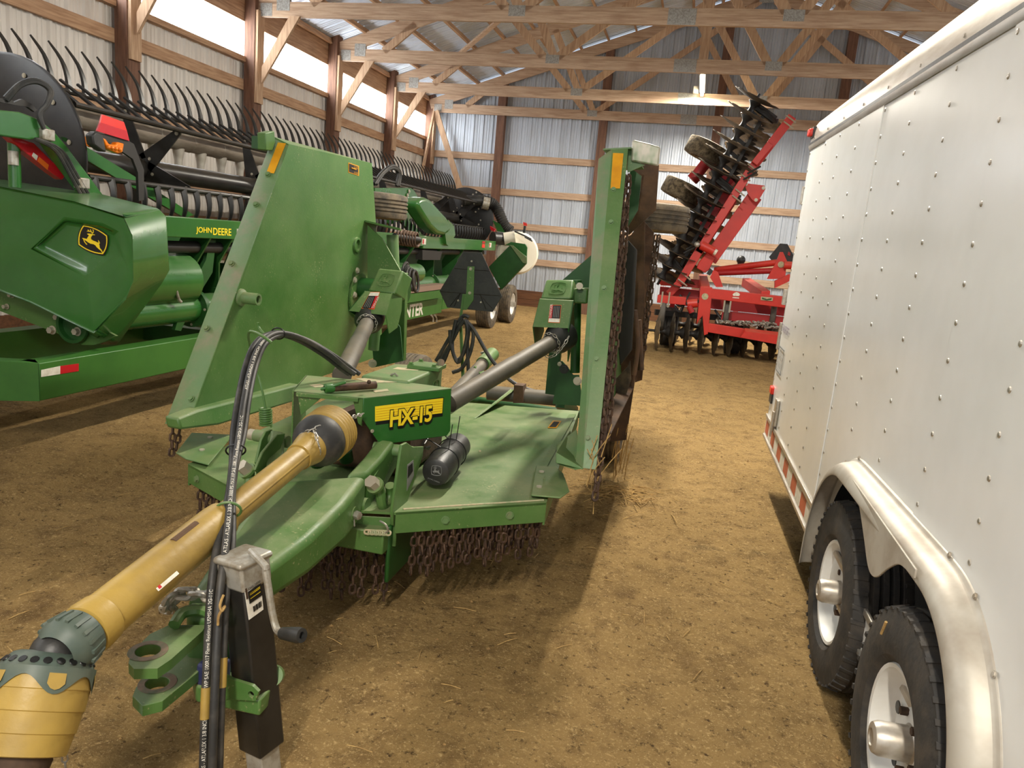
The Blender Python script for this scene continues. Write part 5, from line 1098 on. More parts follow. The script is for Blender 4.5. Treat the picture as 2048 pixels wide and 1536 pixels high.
# --- far end: ducts, blower, divider
dp = [P(925, 402, y=13.6), P(972, 402, y=13.8), P(990, 412, y=13.9), P(1000, 430, y=13.9), P(1010, 452, y=13.9), P(1022, 462, y=13.9)]
dp = smooth(dp, 10); G().tube(dp, [.105 if k % 2 else .092 for k in range(len(dp))], 16).obj('air_duct', 'black', HD)
G().cyl(P(965, 405, y=13.75), P(978, 408, y=13.8), .12, seg=18).obj('duct_clamp', 'galv', HD)
G().cyl(P(985, 476, y=13.5), P(1008, 478, y=13.7), .115, seg=18).obj('duct_sleeve', 'black', HD)
vc = P(1034, 506, y=13.9)
BL = G().lathe(vc, (0.5, -1, 0), [(-.12, .0005), (-.12, .36), (-.08, .40), (.08, .40), (.11, .36), (.11, .30), (.10, .0005)], 40).obj('blower_housing', 'cream', HD)
G().cyl(P(1008, 478, y=13.65), P(1030, 475, y=13.7), .12, seg=18).obj('blower_inlet', 'cream', BL)
G().tube([P(1030, 463, y=13.6), P(1050, 472, y=13.55), P(1062, 478, y=13.55), P(1064, 482, y=13.55), P(1050, 474, y=13.4)], .015, 6).obj('blower_handle', 'black', BL)
G().prism([P(*q, y=13.25) for q in [(1020, 490), (1052, 513), (1052, 527), (1002, 580), (977, 534)]], (0, .10, 0)).obj('end_divider', 'green_dark', HD, bevel=.01)
G().prism([P(*q, y=13.22) for q in [(1020, 490), (1026, 491), (1053, 515), (1053, 527), (1046, 526)]], (0, .02, 0)).obj('divider_edge', 'pale_green', HD)
G().prism([P(*q, y=13.4) for q in [(1010, 490), (1022, 484), (1050, 488), (1054, 495), (1053, 515), (1022, 492)]], (0, .05, 0)).obj('divider_plate', 'green_clean', HD)
G().prism([P(*q, y=13.8) for q in [(985, 440), (1000, 448), (1010, 465), (995, 463)]], (0, .06, 0)).obj('reel_arm', 'green_clean', HD)
G().prism([P(*q, y=13.7) for q in [(980, 452), (990, 458), (988, 463), (981, 460)]], (0, .06, 0)).obj('safety_stop', 'red_tape', HD)
G().prism([P(*q, y=13.6) for q in [(1046, 444), (1053, 446), (1054, 452), (1047, 451)]], (0, .02, 0)).obj('reflector_plate', 'red_lens', HD); G().bar(P(1050, 452, y=13.62), P(1048, 466, y=13.62), .04, .04, up=(0, 1, 0)).obj('reflector_post', 'black', HD)
# ================================================================ header transport trailer
HT = thing('header_trailer', (-4.0, 8.0, 0), 'low green beam trailer with white-rimmed far wheels carrying the grain header', 'trailer')
BMt = G().box(-3.74, -3.60, 3.46, 10.55, .375, .60).obj('side_beam', 'green_lime', HT, bevel=.006)
G().hexa([(-3.60, 3.455, .375), (-4.02, 3.28, .36), (-4.02, 3.40, .36), (-3.70, 3.53, .375)], [(-3.60, 3.455, .60), (-4.02, 3.28, .60), (-4.02, 3.40, .60), (-3.70, 3.53, .60)]).obj('front_beam', 'green_lime', HT)
G().hexa([(-4.02, 3.28, .36), (-4.9, 3.28, .36), (-4.9, 3.40, .36), (-4.02, 3.40, .36)], [(-4.02, 3.28, .60), (-4.9, 3.28, .60), (-4.9, 3.40, .60), (-4.02, 3.40, .60)]).obj('front_beam', 'green_lime', HT)
G().box(-4.74, -4.60, 3.46, 13.6, .375, .60).obj('side_beam', 'green_lime', HT)
for y in (5.5, 7.5, 9.5, 11.6): G().box(-4.6, -3.74, y, y+.12, .40, .55).obj('cross_beam', 'green_dark', HT); G().box(-3.9, -3.76, y, y+.12, .55, .72).obj('header_rest', 'green_dark', HT); G().box(-4.72, -4.6, y, y+.12, .60, .74).obj('header_rest', 'green_dark', HT)
G().box(-3.72, -3.60, 10.56, 14.0, .42, .56).obj('side_beam', 'green_lime', HT)
def TB(u, v, o=.0): return P(u, v, x=-3.60+o)
quad_on('reflective_tape', 'white_dec', BMt, [TB(82, 754, .001), TB(120, 748, .001), TB(120, 732, .001), TB(82, 740, .001)], .002); quad_on('reflective_tape', 'red_tape', BMt, [TB(120, 748, .001), TB(157, 742, .001), TB(157, 727, .001), TB(120, 732, .001)], .002)
e = (TB(850, 637)-TB(817, 640)); o = TB(814, 632)
hl = text_on('lettering', 'HUNTER', 'white_dec', BMt, (-3.60, 8.72, .41), (0, 1, 0), (0, 0, 1), .16, 1.02, ext=.002, bold=.03)
G().box(-3.62, -3.50, 8.4, 10.4, .63, .74).obj('upper_rail', 'green_lime', HT); G().box(-3.66, -3.50, 8.4, 10.4, .75, .82).obj('upper_channel', mat('primer_channel', s(140, 116, 100), .6), HT)
for c in ((-3.36, 12.35), (-3.30, 13.5)):
    tyre(HT, (c[0]-.03, c[1], .36), (1, 0, 0), .36, .24, .20, 'rubber_br', 'white', 4); G().cyl((c[0]+.04, c[1], .36), (c[0]+.13, c[1], .36), .05, seg=14).obj('hub', 'galv', HT)
for c in ((-4.95, 12.35), (-4.95, 13.5)): tyre(HT, (c[0], c[1], .36), (-1, 0, 0), .36, .24, .20, 'rubber_br', 'white', 4)
for y in (12.35, 13.5): G().cyl((-4.9, y, .36), (-3.4, y, .36), .04, seg=12).obj('axle', 'green_dark', HT); G().box(-3.7, -3.6, y-.06, y+.06, .33, .45).obj('axle_hanger', 'green_dark', HT); G().box(-4.72, -4.62, y-.06, y+.06, .33, .40).obj('axle_hanger', 'green_dark', HT)
for k in range(2): G().tube([P(862+7*k, 630, x=-3.55), P(866+7*k, 636, x=-3.55), P(866+7*k, 644, x=-3.55)], .012, 6, sub=3).obj('u_bolt', 'galv', HT)
# ================================================================ red disc harrow with one wing folded up
DH = thing('disc_harrow', (0.6, 12.6, 0), 'red disc harrow with its left wing folded upright, behind the white trailer', 'disc harrow')
def Q(u, v, y=12.3): return P(u, v, y=y)
def rbar(name, a, b, w, h, y=12.3, y2=None, m='red', up=(0, 1, 0), par=DH, bevel=.006):
    return G().bar(Q(*a, y), Q(*b, y2 or y), w, h, up=up).obj(name, m, par, bevel=bevel)
# --- disc blade: concave, notched
def blade_mesh(R=.315, depth=.045, teeth=10):
    g = G(); seg = 60; rings = [(.0, .03), (.25, .06), (.6, .5*R), (1.0, R)]
    for side in (0, 1):
        for t, r in rings:
            for k in range(seg):
                a = 2*pi*k/seg; rr = r
                if r == R: rr = R*(1-.055*(1 if (k % 6) < 2 else 0))
                z = depth*(rr/R)**2+(.005 if side else 0)
                g.v.append((rr*cos(a), rr*sin(a), z))
    n = len(rings)
    for side in (0, 1):
        b = side*n*seg
        for i in range(n-1):
            for k in range(seg):
                f = (b+i*seg+k, b+i*seg+(k+1) % seg, b+(i+1)*seg+(k+1) % seg, b+(i+1)*seg+k); g.f.append(f if side else f[::-1])
    for k in range(seg): g.f.append(((n-1)*seg+k, (n-1)*seg+(k+1) % seg, n*seg+(n-1)*seg+(k+1) % seg, n*seg+(n-1)*seg+k))
    return g.mesh('disc_blade')
BMESH = blade_mesh()
SPM = G().lathe((0, 0, 0), (0, 0, 1), [(.006, .085), (.03, .075), (.07, .045), (.13, .040), (.17, .06), (.205, .095), (.215, .10), (.215, .0005)], 18).mesh('gang_spool')
def orient(p, d, roll=0.0):
    x, y, z = frame(V(d)); return Matrix(((x.x, y.x, z.x, p.x), (x.y, y.y, z.y, p.y), (x.z, y.z, z.z, p.z), (0, 0, 0, 1))) @ Matrix.Rotation(roll, 4, 'Z')
def gang(a, b, n, tilt, parent=DH, m='blade', sc_=1.0):
    ax = (b-a).normalized()
    for k in range(n):
        p = lerp(a, b, k/(n-1)); o = mobj('disc_blade', BMESH, m, parent); o.matrix_parent_inverse = Matrix.Translation(-V(parent.location)); o.matrix_basis = orient(p, ax+V(tilt), random.uniform(0, 6)) @ Matrix.Scale(sc_, 4)
        if k < n-1: o = mobj('gang_spool', SPM, 'spool', parent); o.matrix_basis = orient(p, ax)
    G().cyl(a-ax*.12, b+ax*.12, .022, seg=10).obj('gang_bolt', 'spool', parent)
# wing gang standing up
gang(Q(1322, 556, 12.35), Q(1511, 203, 12.35), 14, (.05, -.16, 0), sc_=1.2)
gang(Q(1350, 560, 13.0), Q(1520, 250, 13.0), 12, (-.05, .2, 0), sc_=1.15)
wa, wb = Q(1352, 548, 12.45), Q(1530, 225, 12.45); wd = (wb-wa).normalized()
G().bar(wa, wb, .05, .09, up=(0, 1, 0)).obj('scraper_bar', 'spool', DH)
for k in range(13):
    p = lerp(Q(1333, 540, 12.4), Q(1513, 208, 12.4), (k+.4)/13); q = lerp(wa, wb, (k+.4)/13); G().bar(p, q+(q-p)*.15, .012, .055, up=wd).obj('scraper', 'spool', DH)
for u, v, u2, v2 in ((1345, 520, 1375, 560), (1432, 355, 1475, 392), (1512, 212, 1550, 240)):
    a, b = Q(u, v, 12.4), Q(u2, v2, 12.42); mid = (a+b)/2+wd*.03
    G().tube([a-wd*.06, a, lerp(a, mid, .5)-wd*.03, mid-wd*.02, b-wd*.02, b+wd*.01], .05, 8, sub=3).obj('c_spring', 'spool', DH)
    G().bar(a, b, .11, .075, up=(0, 1, 0)).obj('bearing_arm', 'spool', DH, bevel=.01)
# wing frame
rbar('wing_gang_bar', (1584, 234), (1503, 338), .13, .13); rbar('wing_gang_bar', (1498, 344), (1397, 505), .125, .13); rbar('wing_gang_bar', (1404, 492), (1359, 566), .13, .13); rbar('wing_gang_bar', (1359, 566), (1338, 588), .12, .10)
rbar('wing_beam', (1510, 392), (1419, 520), .23, .16, 12.55)
rbar('wing_brace', (1470, 402), (1385, 530), .07, .10, 12.75); rbar('wing_brace', (1455, 380), (1395, 470), .16, .06, 12.8, m='red_dark')
rbar('bar_sleeve', (1540, 288), (1508, 328), .10, .16, 12.2)
G().prism([Q(*q, 12.3) for q in [(1488, 366), (1529, 371), (1531, 378), (1516, 403), (1506, 401), (1497, 390)]], (0, .03, 0)).obj('pivot_plate', 'red', DH)
for q in ((1492, 368), (1527, 376), (1512, 400)): bolt(DH, Q(*q, 12.29), (0, -1, 0), .02, 'bolt')
G().cyl(Q(1402, 490, 12.15), Q(1428, 503, 12.15), .07, seg=16).obj('hinge_tube', 'red', DH); G().cyl(Q(1428, 503, 12.15), Q(1433, 506, 12.15), .05, seg=14).obj('hinge_pin', 'cream', DH)
G().prism([Q(*q, 12.3) for q in [(1398, 524), (1413, 506), (1430, 516), (1418, 540), (1410, 546), (1393, 536)]], (0, .14, 0)).obj('hinge_block', 'red', DH, bevel=.01)
G().prism([Q(*q, 12.25) for q in [(1413, 548), (1420, 536), (1427, 542), (1420, 551)]], (0, .1, 0)).obj('rubber_stop', 'black', DH)
G().ball(Q(1394, 489, 12.1), .045, 12, 8).obj('grease_cap', 'galv', DH)
for (u, v) in ((1582, 238), (1577, 250), (1505, 335), (1491, 355), (1480, 385), (1474, 398), (1372, 553), (1365, 565)):
    a = Q(u, v, 12.2); e = V((.55, 0, -.35)); G().tube([a-e*.14, a+e*.14], .012, 6).obj('u_bolt', 'bolt', DH)
for (u, v) in ((1508, 340), (1500, 352), (1385, 492), (1380, 500)): a = Q(u, v, 12.15); G().tube([a-V((.09, 0, .06)), a+V((.09, 0, .06))], .016, 6).obj('hose_clamp', 'spool', DH)
G().tube([Q(1460, 410, 12.6), Q(1430, 450, 12.3), Q(1400, 490, 12.4), Q(1370, 540, 12.3)], .018, 6, sub=4).obj('hydraulic_hose', 'hose', DH)
# wing wheels caked in mud, lift ram
for u, v in ((1412, 302), (1364, 382)): tyre(DH, Q(u, v, 12.95), wd, .34, .28, .18, 'muddy', 'muddy', 0)
G().cyl(Q(1412, 326, 12.8), Q(1392, 352, 12.8), .09, seg=14).obj('lift_ram', 'red_dark', DH); G().cyl(Q(1392, 352, 12.8), Q(1384, 360, 12.8), .10, seg=14).obj('ram_gland', 'red_dark', DH)
G().bar(Q(1420, 330, 12.95), Q(1465, 370, 12.8), .10, .12, up=(0, 1, 0)).obj('wheel_arm', 'red_dark', DH); G().bar(Q(1370, 388, 12.95), Q(1440, 420, 12.8), .10, .12, up=(0, 1, 0)).obj('wheel_arm', 'red_dark', DH)
# --- centre frame (runs on to the right behind the white trailer)
FY = 11.9
fb = G().hexa([Q(1420, 577, FY), Q(1420, 597, FY), V((3.4, FY+.05, .82)), V((3.4, FY+.05, 1.02))], [p+V((0, .15, 0)) for p in (Q(1420, 577, FY), Q(1420, 597, FY), V((3.4, FY+.05, .82)), V((3.4, FY+.05, 1.02)))]).obj('front_beam', 'red', DH, bevel=.008)
up_ = G().prism([Q(*q, FY) for q in [(1401, 573), (1425, 575), (1421, 620), (1416, 668), (1408, 671), (1405, 632), (1398, 640), (1393, 650)]], (0, .14, 0)).obj('upright', 'red', DH, bevel=.008)
G().lathe(Q(1410, 593, FY-.002), (0, -1, 0), [(0, .05), (.004, .05), (.004, .0005)], 20).obj('round_decal', 'faded_dec', up_)
lb_ = G().hexa([Q(1414, 646, FY), Q(1413, 664, FY), V((3.2, FY+.1, .20)), V((3.2, FY+.1, .38))], [p+V((0, .13, .0)) for p in (Q(1414, 646, FY), Q(1413, 664, FY), V((3.2, FY+.1, .20)), V((3.2, FY+.1, .38)))]).obj('lower_beam', 'red', DH, bevel=.006)
G().hexa([Q(1480, 672, FY), Q(1555, 686, FY), Q(1557, 664, FY-.02), Q(1490, 656, FY-.02)], [p+V((0, -.12, -.01)) for p in (Q(1480, 672, FY), Q(1555, 686, FY), Q(1557, 668, FY), Q(1490, 660, FY))]).obj('tray_lip', 'red', DH)
dq = [Q(1522, 593, FY-.004), Q(1546, 595, FY-.004), Q(1545, 602, FY-.004), Q(1521, 600, FY-.004)]; o = G().prism(dq, (0, -.003, 0)).obj('badge', 'faded_dec', fb)
G().prism([bil(dq, .1, .2)+V((0, -.004, 0)), bil(dq, .5, .6)+V((0, -.004, 0)), bil(dq, .9, .2)+V((0, -.004, 0)), bil(dq, .9, .7)+V((0, -.004, 0)), bil(dq, .5, .95)+V((0, -.004, 0)), bil(dq, .1, .7)+V((0, -.004, 0))], (0, -.003, 0)).obj('badge_mark', 'green_dark', o)
o = G().prism([Q(*q, FY-.004) for q in [(1465, 589), (1468, 586), (1473, 584), (1478, 586), (1480, 589), (1478, 592), (1467, 592)]], (0, -.003, 0)).obj('maker_mark', 'white_dec', fb); G().prism([Q(*q, FY-.004) for q in [(1465, 594), (1478, 595), (1478, 597), (1465, 596)]], (0, -.003, 0)).obj('maker_line', 'white_dec', fb)
for a, b in (((1405, 549), (1411, 572)), ((1492, 556), (1532, 582))): G().hexa([Q(a[0]-7, a[1], 13.3), Q(a[0]+9, a[1], 13.3), Q(b[0]+9, b[1], FY+.1), Q(b[0]-9, b[1], FY+.1)], [p-V((0, 0, .14)) for p in (Q(a[0]-7, a[1], 13.3), Q(a[0]+9, a[1], 13.3), Q(b[0]+9, b[1], FY+.1), Q(b[0]-9, b[1], FY+.1))]).obj('side_rail', 'red', DH, bevel=.006)
G().box(-.55, 3.3, 13.2, 13.35, .78, .96).obj('rear_beam', 'red_dark', DH); G().box(-.2, 3.3, 12.75, 12.88, .70, .86).obj('mid_beam', 'red_dark', DH)
G().box(.5, 3.3, 12.2, 12.32, .58, .72).obj('gang_beam', 'red_dark', DH)
rbar('stub_beam', (1315, 597), (1372, 602), .12, .15, 12.0); rbar('stub_beam', (1322, 561), (1345, 562), .16, .16, 12.9)
rbar('rear_gang_bar', (1320, 560), (1400, 568), .14, .14, 13.0)
G().prism([Q(*q, 12.0) for q in [(1427, 540), (1436, 544), (1446, 574), (1432, 574), (1420, 555)]], (0, .08, 0)).obj('hinge_bracket', 'red', DH)
G().cyl(Q(1375, 608, 11.95), Q(1395, 606, 11.95), .07, seg=14).obj('pivot_tube', 'red', DH); G().cyl(Q(1378, 612, 11.9), Q(1384, 625, 11.9), .045, seg=12).obj('ram_end', 'red_dark', DH)
# tongue tubes, mast, sign
G().cyl(Q(1430, 540, 12.6), Q(1562, 524, 12.2), .05, seg=12).obj('levelling_tube', 'red', DH); G().cyl(Q(1438, 546, 12.5), Q(1556, 541, 12.2), .045, seg=12).obj('levelling_tube', 'red_dark', DH)
G().prism([Q(*q, 12.1) for q in [(1534, 558), (1552, 525), (1560, 504), (1566, 504), (1574, 522), (1570, 558)]], (0, .05, 0)).obj('mast_plate', 'red', DH)
bolt(DH, Q(1562, 529, 12.08), (0, -1, 0), .035, 'faded_dec'); G().cyl(Q(1568, 530, 12.05), Q(1600, 532, 12.05), .06, seg=14).obj('mast_tube', 'red', DH)
G().hexa([Q(1550, 562, 12.0), Q(1580, 548, 12.0), Q(1580, 562, 12.0), Q(1550, 576, 12.0)], [p+V((0, .12, 0)) for p in (Q(1550, 562, 12.0), Q(1580, 548, 12.0), Q(1580, 562, 12.0), Q(1550, 576, 12.0))]).obj('mast_link', 'red', DH)
G().prism([Q(*q, 13.4) for q in [(1560, 487), (1575, 488), (1592, 520), (1584, 530), (1545, 524), (1538, 514)]], (0, .01, 0)).obj('sign_panel', 'black', DH); G().prism([Q(*q, 13.38) for q in [(1577, 503), (1581, 506), (1580, 512), (1575, 510)]], (0, .01, 0)).obj('reflector', 'red_dark', DH)
G().cyl(Q(1481, 523, 13.3), Q(1481, 532, 13.3), .05, seg=12).obj('lamp_post', 'black', DH); G().ball(Q(1482, 520, 13.3), .075, 14, 8).obj('round_lamp', 'black', DH)
# --- lower gangs
gang(V((-.50, 12.08, .305)), V((2.9, 12.85, .305)), 16, (0.0, -.10, 0))
gang(V((-.45, 13.75, .305)), V((2.9, 13.15, .305)), 15, (0, .05, 0))
for k in range(15):
    p = lerp(V((-.50, 12.08, .305)), V((2.9, 12.85, .305)), (k+.5)/15); G().bar(p+V((0, .1, -.05)), p+V((0, .25, .28)), .05, .012, up=(1, 0, 0)).obj('scraper', 'spool', DH)
G().bar(V((-.55, 12.35, .58)), V((2.9, 13.1, .58)), .09, .09).obj('scraper_bar', 'spool', DH)
for u, y in ((1328, 12.05), (1455, 12.15), (1548, 12.3)):
    a = Q(u, 606, y); G().tube([a+V((.0, 0, .04)), a+V((.0, -.10, -.02)), a+V((0, -.14, -.2)), a+V((0, -.06, -.36)), a+V((0, .08, -.42))], .045, 8, sub=4).obj('c_spring', 'shaft_grey', DH)
for u, v in ((1324, 596), (1338, 597), (1449, 606), (1461, 607)): a = Q(u, v, 11.92); G().tube([a+V((0, 0, .10)), a-V((0, 0, .14))], .014, 6).obj('u_bolt', 'bolt', DH)
for x, y in ((-.30, 12.75), (.75, 12.75), (2.0, 12.9)): tyre(DH, (x, y, .33), (1, 0, 0), .33, .26, .19, 'rubber', 'red_dark', 5)
for u0, v0, u1, v1 in ((1345, 600, 1380, 585), (1350, 612, 1372, 596), (1430, 620, 1470, 632), (1360, 590, 1400, 600)): G().tube([Q(u0, v0, 12.3), Q((u0+u1)/2, max(v0, v1)+12, 12.2), Q(u1, v1, 12.3)], .018, 6, sub=5).obj('hydraulic_hose', 'hose', DH)
G().bar((-.3, 12.75, .33), (-.3, 13.2, .8), .08, .1).obj('wheel_arm', 'red_dark', DH); G().bar((.75, 12.75, .33), (.75, 13.2, .8), .08, .1).obj('wheel_arm', 'red_dark', DH)
# spare chain heaped in the tray
g = G()
for k in range(110):
    t = random.random(); c = lerp(Q(1440, 645, FY+.06), Q(1556, 658, FY+.06), t)+V((random.uniform(-.05, .05), random.uniform(-.05, .05), random.uniform(0, .07)*(.4+t)))
    g.link(c, (random.uniform(-1, 1), random.uniform(-1, 1), random.uniform(-.4, .4)), (random.uniform(-1, 1), random.uniform(-1, 1), .3), .075, .045, .009, 5, 10)
hp_ = g.obj('chain_heap', 'galv'); tag(hp_, 'heap of loose chain lying on the red disc harrow front beam', 'chain', kind='stuff')
# ================================================================ white enclosed cargo trailer
ey = V((-.031, .999, .028)).normalized(); ex = V((.9995, .031, 0)); ez = ex.cross(ey).normalized(); ex = ey.cross(ez).normalized()
O = V((.606, 5.22, .365))
def T(a, b, c): return O+ex*a+ey*b+ez*c
CT = thing('cargo_trailer', (1.7, 2.6, 0), 'white enclosed cargo trailer with riveted sides and twin axle wheels', 'trailer')
LEN, WID, HGT = 6.1, 2.1, 2.02
def tbox(a0, a1, b0, b1, c0, c1): return G().hexa([T(a0, b0, c0), T(a1, b0, c0), T(a1, b1, c0), T(a0, b1, c0)], [T(a0, b0, c1), T(a1, b0, c1), T(a1, b1, c1), T(a0, b1, c1)])
# wheel opening in the side skin: wheels at b1, b2
wb1 = (V((0, 2.80, 0))-O).dot(ey); wb2 = (V((0, 1.91, 0))-O).dot(ey)
WY1, WY2 = 2.80, 1.91
def arch(off):                                     # outline over both wheels, (b, z) from the far end to the near end
    pts = []; R = .44+off; top = .83+off
    for k in range(10): a = radians(188-k*(188-86)/9); pts.append((WY1-cos(a)*R*.98, .345+sin(a)*R*1.12))
    for k in range(10): a = radians(94-k*(94+8)/9); pts.append((WY2-cos(a)*R*.98, .345+sin(a)*R*1.12))
    return pts
# --- side skin: separate sheets with lapped seams
SEAM = [0.0, -.52, -1.74, -2.96, -4.18, -5.40, -LEN]
ROWS = 17; col_b = []
for k in range(len(SEAM)-1):
    b1, b0 = SEAM[k], SEAM[k+1]; wv = .004*(k % 2)
    low = .14
    g = G()
    # sheet with a notch over the wheels
    pts = [(b0, HGT-.10), (b0, low)]
    def zar(bb):
        yy = O.y+bb; R_ = .43
        if WY2 <= yy <= WY1: return .345+R_*1.12-.33
        d = (yy-WY1 if yy > WY1 else WY2-yy)/(R_*.98)
        return .345+R_*1.12*sqrt(1-d*d)-.33 if d < 1 else 0
    pts[-1] = (b0, max(low, zar(b0)))
    pts += [(b0+(b1-b0)*q_/40, max(low, zar(b0+(b1-b0)*q_/40))) for q_ in range(1, 40)]
    pts.append((b1, max(low, zar(b1)))); pts.append((b1, HGT-.10))
    lowb = pts[1:-1]; sg_ = G()
    for (ba, ca), (bb_, cb) in zip(lowb[:-1], lowb[1:]): sg_.f += [(len(sg_.v), len(sg_.v)+1, len(sg_.v)+2, len(sg_.v)+3)]; sg_.v += [tuple(T(-wv, ba, ca)), tuple(T(-wv, bb_, cb)), tuple(T(-wv, bb_, HGT-.10)), tuple(T(-wv, ba, HGT-.10))]
    for bq in (b0, b1): sg_.f += [(len(sg_.v), len(sg_.v)+1, len(sg_.v)+2, len(sg_.v)+3)]; q0_ = max(low, zar(bq)); sg_.v += [tuple(T(-wv, bq, q0_)), tuple(T(-wv+.004, bq, q0_)), tuple(T(-wv+.004, bq, HGT-.1)), tuple(T(-wv, bq, HGT-.1))]
    sh = sg_.obj('side_sheet', 'trailer', CT, sharp=None)
    n = 3 if k else 1; stepb = (b0-b1)/n
    for j in range(n):
        bb = b1+stepb*j-(.02 if j == 0 else 0)
        g = G()
        for r in range(ROWS):
            c = .20+r*(HGT-.36)/(ROWS-1)
            if wb2-.5 < bb < wb1+.5 and c < .56: continue
            p = T(-wv, bb, c); x, y = ey, ez
            seg = 8
            g.add([p-ex*.0045]+[p-ex*.0025+(x*cos(2*pi*i/seg)+y*sin(2*pi*i/seg))*.0065 for i in range(seg)]+[p+(x*cos(2*pi*i/seg)+y*sin(2*pi*i/seg))*.0085 for i in range(seg)], [(0, 1+i, 1+(i+1) % seg) for i in range(seg)]+[(1+i, 1+seg+i, 1+seg+(i+1) % seg, 1+(i+1) % seg) for i in range(seg)])
        o = g.obj('rivet_row', 'alu', sh); o['kind'] = 'stuff'
tbox(.006, .05, -LEN, -.005, .52, HGT-.08).obj('side_frame', 'white', CT)
# --- roof corner moulding, roof, rear, far side, front
prof = [(-.004, HGT-.14), (-.012, HGT-.12), (-.012, HGT-.098), (-.004, HGT-.092), (-.002, HGT-.04), (.008, HGT+.0), (.03, HGT+.035), (.07, HGT+.06), (.14, HGT+.075), (.14, HGT+.06), (.05, HGT+.02), (.01, HGT-.09)]
g = G(); n = len(prof)
g.add([T(a, .012, c) for a, c in prof]+[T(a, -LEN, c) for a, c in prof], [(i, (i+1) % n, n+(i+1) % n, n+i) for i in range(n)]+[tuple(range(n)), tuple(range(n, 2*n))[::-1]])
MO = g.obj('roof_moulding', 'alu', CT)
tbox(-.0125, -.011, -LEN, .0, HGT-.112, HGT-.098).obj('moulding_insert', 'black', MO)
for k in range(15): bolt(MO, T(-.001, -.12-k*.41, HGT-.075), -ex, .006, 'chrome', .006)
tbox(.13, WID-.13, -LEN, 0, HGT+.05, HGT+.07).obj('roof', 'white', CT)
tbox(0, WID, -.02, 0, .08, HGT).obj('rear_ramp', 'white', CT); tbox(WID-.01, WID, -LEN, 0, .1, HGT).obj('far_side', 'trailer', CT); tbox(0, WID, -LEN, -LEN+.02, .1, HGT).obj('nose', 'trailer', CT); tbox(.02, WID-.02, -LEN, 0, .08, .14).obj('trailer_floor', 'black', CT)
# marker lamp, hinge, rear lamp
tbox(-.034, -.004, -.07, .008, HGT-.06, HGT-.015).obj('marker_lamp', 'red_lens', CT, bevel=.008)
tbox(-.012, .006, -.08, .014, HGT-.07, HGT-.005).obj('lamp_base', 'black', CT)
tbox(-.02, .01, -.10, -.02, .31, .36).obj('side_marker', 'red_lens', CT, bevel=.008); tbox(-.012, .0, -.105, -.015, .25, .31).obj('marker_base', 'black', CT)
tbox(-.02, 0, .0, .05, .9, 1.0).obj('ramp_hinge', 'alu', CT); tbox(-.01, .03, .0, .05, .60, .78).obj('ramp_latch', 'alu', CT); tbox(-.01, .02, .0, .03, 1.55, 1.66).obj('ramp_hinge', 'alu', CT)
la = tbox(-.02, 0, -.42, -.34, .17, .34).obj('door_latch', 'alu', CT, bevel=.004); tbox(-.03, -.02, -.40, -.36, .10, .26).obj('latch_bar', 'alu', la)
# printed lettering at the rear edge
text_on('lettering', 'TRANSPORT', mat('purple_print', s(110, 92, 122), .6), CT, T(-.006, -.05, .735), -ey, ez, .05, .30, ext=.001, shear=.2)
text_on('lettering', 'CARGO', 'grey_dec', CT, T(-.006, -.10, .56), -ey, ez, .045, .17, ext=.001); text_on('lettering', 'TRAILERS', 'grey_dec', CT, T(-.006, -.11, .51), -ey, ez, .03, .15, ext=.001)
g = G()
for a0, a1, c0, c1 in ((-.07, -.29, .63, .64), (-.07, -.29, .475, .485), (-.07, -.08, .475, .64), (-.28, -.29, .475, .64)): g.hexa([T(-.0055, a0, c0), T(-.0055, a1, c0), T(-.0055, a1, c1), T(-.0055, a0, c1)], [T(-.007, a0, c0), T(-.007, a1, c0), T(-.007, a1, c1), T(-.007, a0, c1)])
g.obj('badge_outline', 'grey_dec', CT)
# --- rub rail with conspicuity tape
RR1 = tbox(-.014, .0, -LEN, .0, .135, .160).obj('rub_rail', 'alu', CT, bevel=.004); RR2 = tbox(-.014, .0, -LEN, .0, .0, .02).obj('rub_rail', 'alu', CT, bevel=.004); RT_ = tbox(-.004, .01, -LEN, .0, .02, .135).obj('lower_rail', 'white', CT)
b = -.02; k = 0
tape_red = mat('red_brick_tape', s(196, 96, 66), .45, col2=s(180, 84, 60), scale=12)
while b > -1.98:
    tbox(-.0055, -.004, b-.14, b-.005, .035, .12).obj('reflective_tape', tape_red if k % 2 == 0 else 'white_dec', RT_); b -= .145; k += 1
# --- wheels
def trailer_wheel(b):
    c = V((.74, 0, .345)); c.y = O.y+b; cc = V((.735+.03*(5.22-c.y)*.0, c.y, .345))
    t_, rm = tyre(CT, cc, -ex, .345, .215, .195, 'rubber', 'white', 4, tread=44)
    ax = -ex; x, y, d = frame(ax)
    for k in range(5):
        a = 2*pi*k/5+.3; e = x*cos(a)+y*sin(a); q = cc+ax*.046+e*.115; G().lathe(q, ax, [(0, .018), (.0025, .017), (.0025, .0005)], 12).obj('rim_hole', 'black_dec', rm)
        a += .62; e = x*cos(a)+y*sin(a); q = cc+ax*.044+e*.078; G().cyl(q, q+ax*.02, .011, seg=6).obj('wheel_nut', 'rust', rm)
    G().lathe(cc, ax, [(.035, .056), (.045, .052), (.05, .046), (.120, .044), (.134, .038), (.138, .026), (.138, .022), (.134, .020), (.134, .0005)], 28).obj('hub_cap', 'chrome', rm)
    return cc
c1 = trailer_wheel(wb1); c2 = trailer_wheel(wb2)
G().cyl(c1, c1+ex*1.7, .04, seg=12).obj('axle', 'spool', CT); G().cyl(c2, c2+ex*1.7, .04, seg=12).obj('axle', 'spool', CT)
tbox(.14, .17, wb2-.45, wb1+.45, .0, .55).obj('wheel_well', 'black', CT); tbox(.012, .17, wb2-.42, wb1+.42, .50, .52).obj('wheel_well_top', 'black', CT)
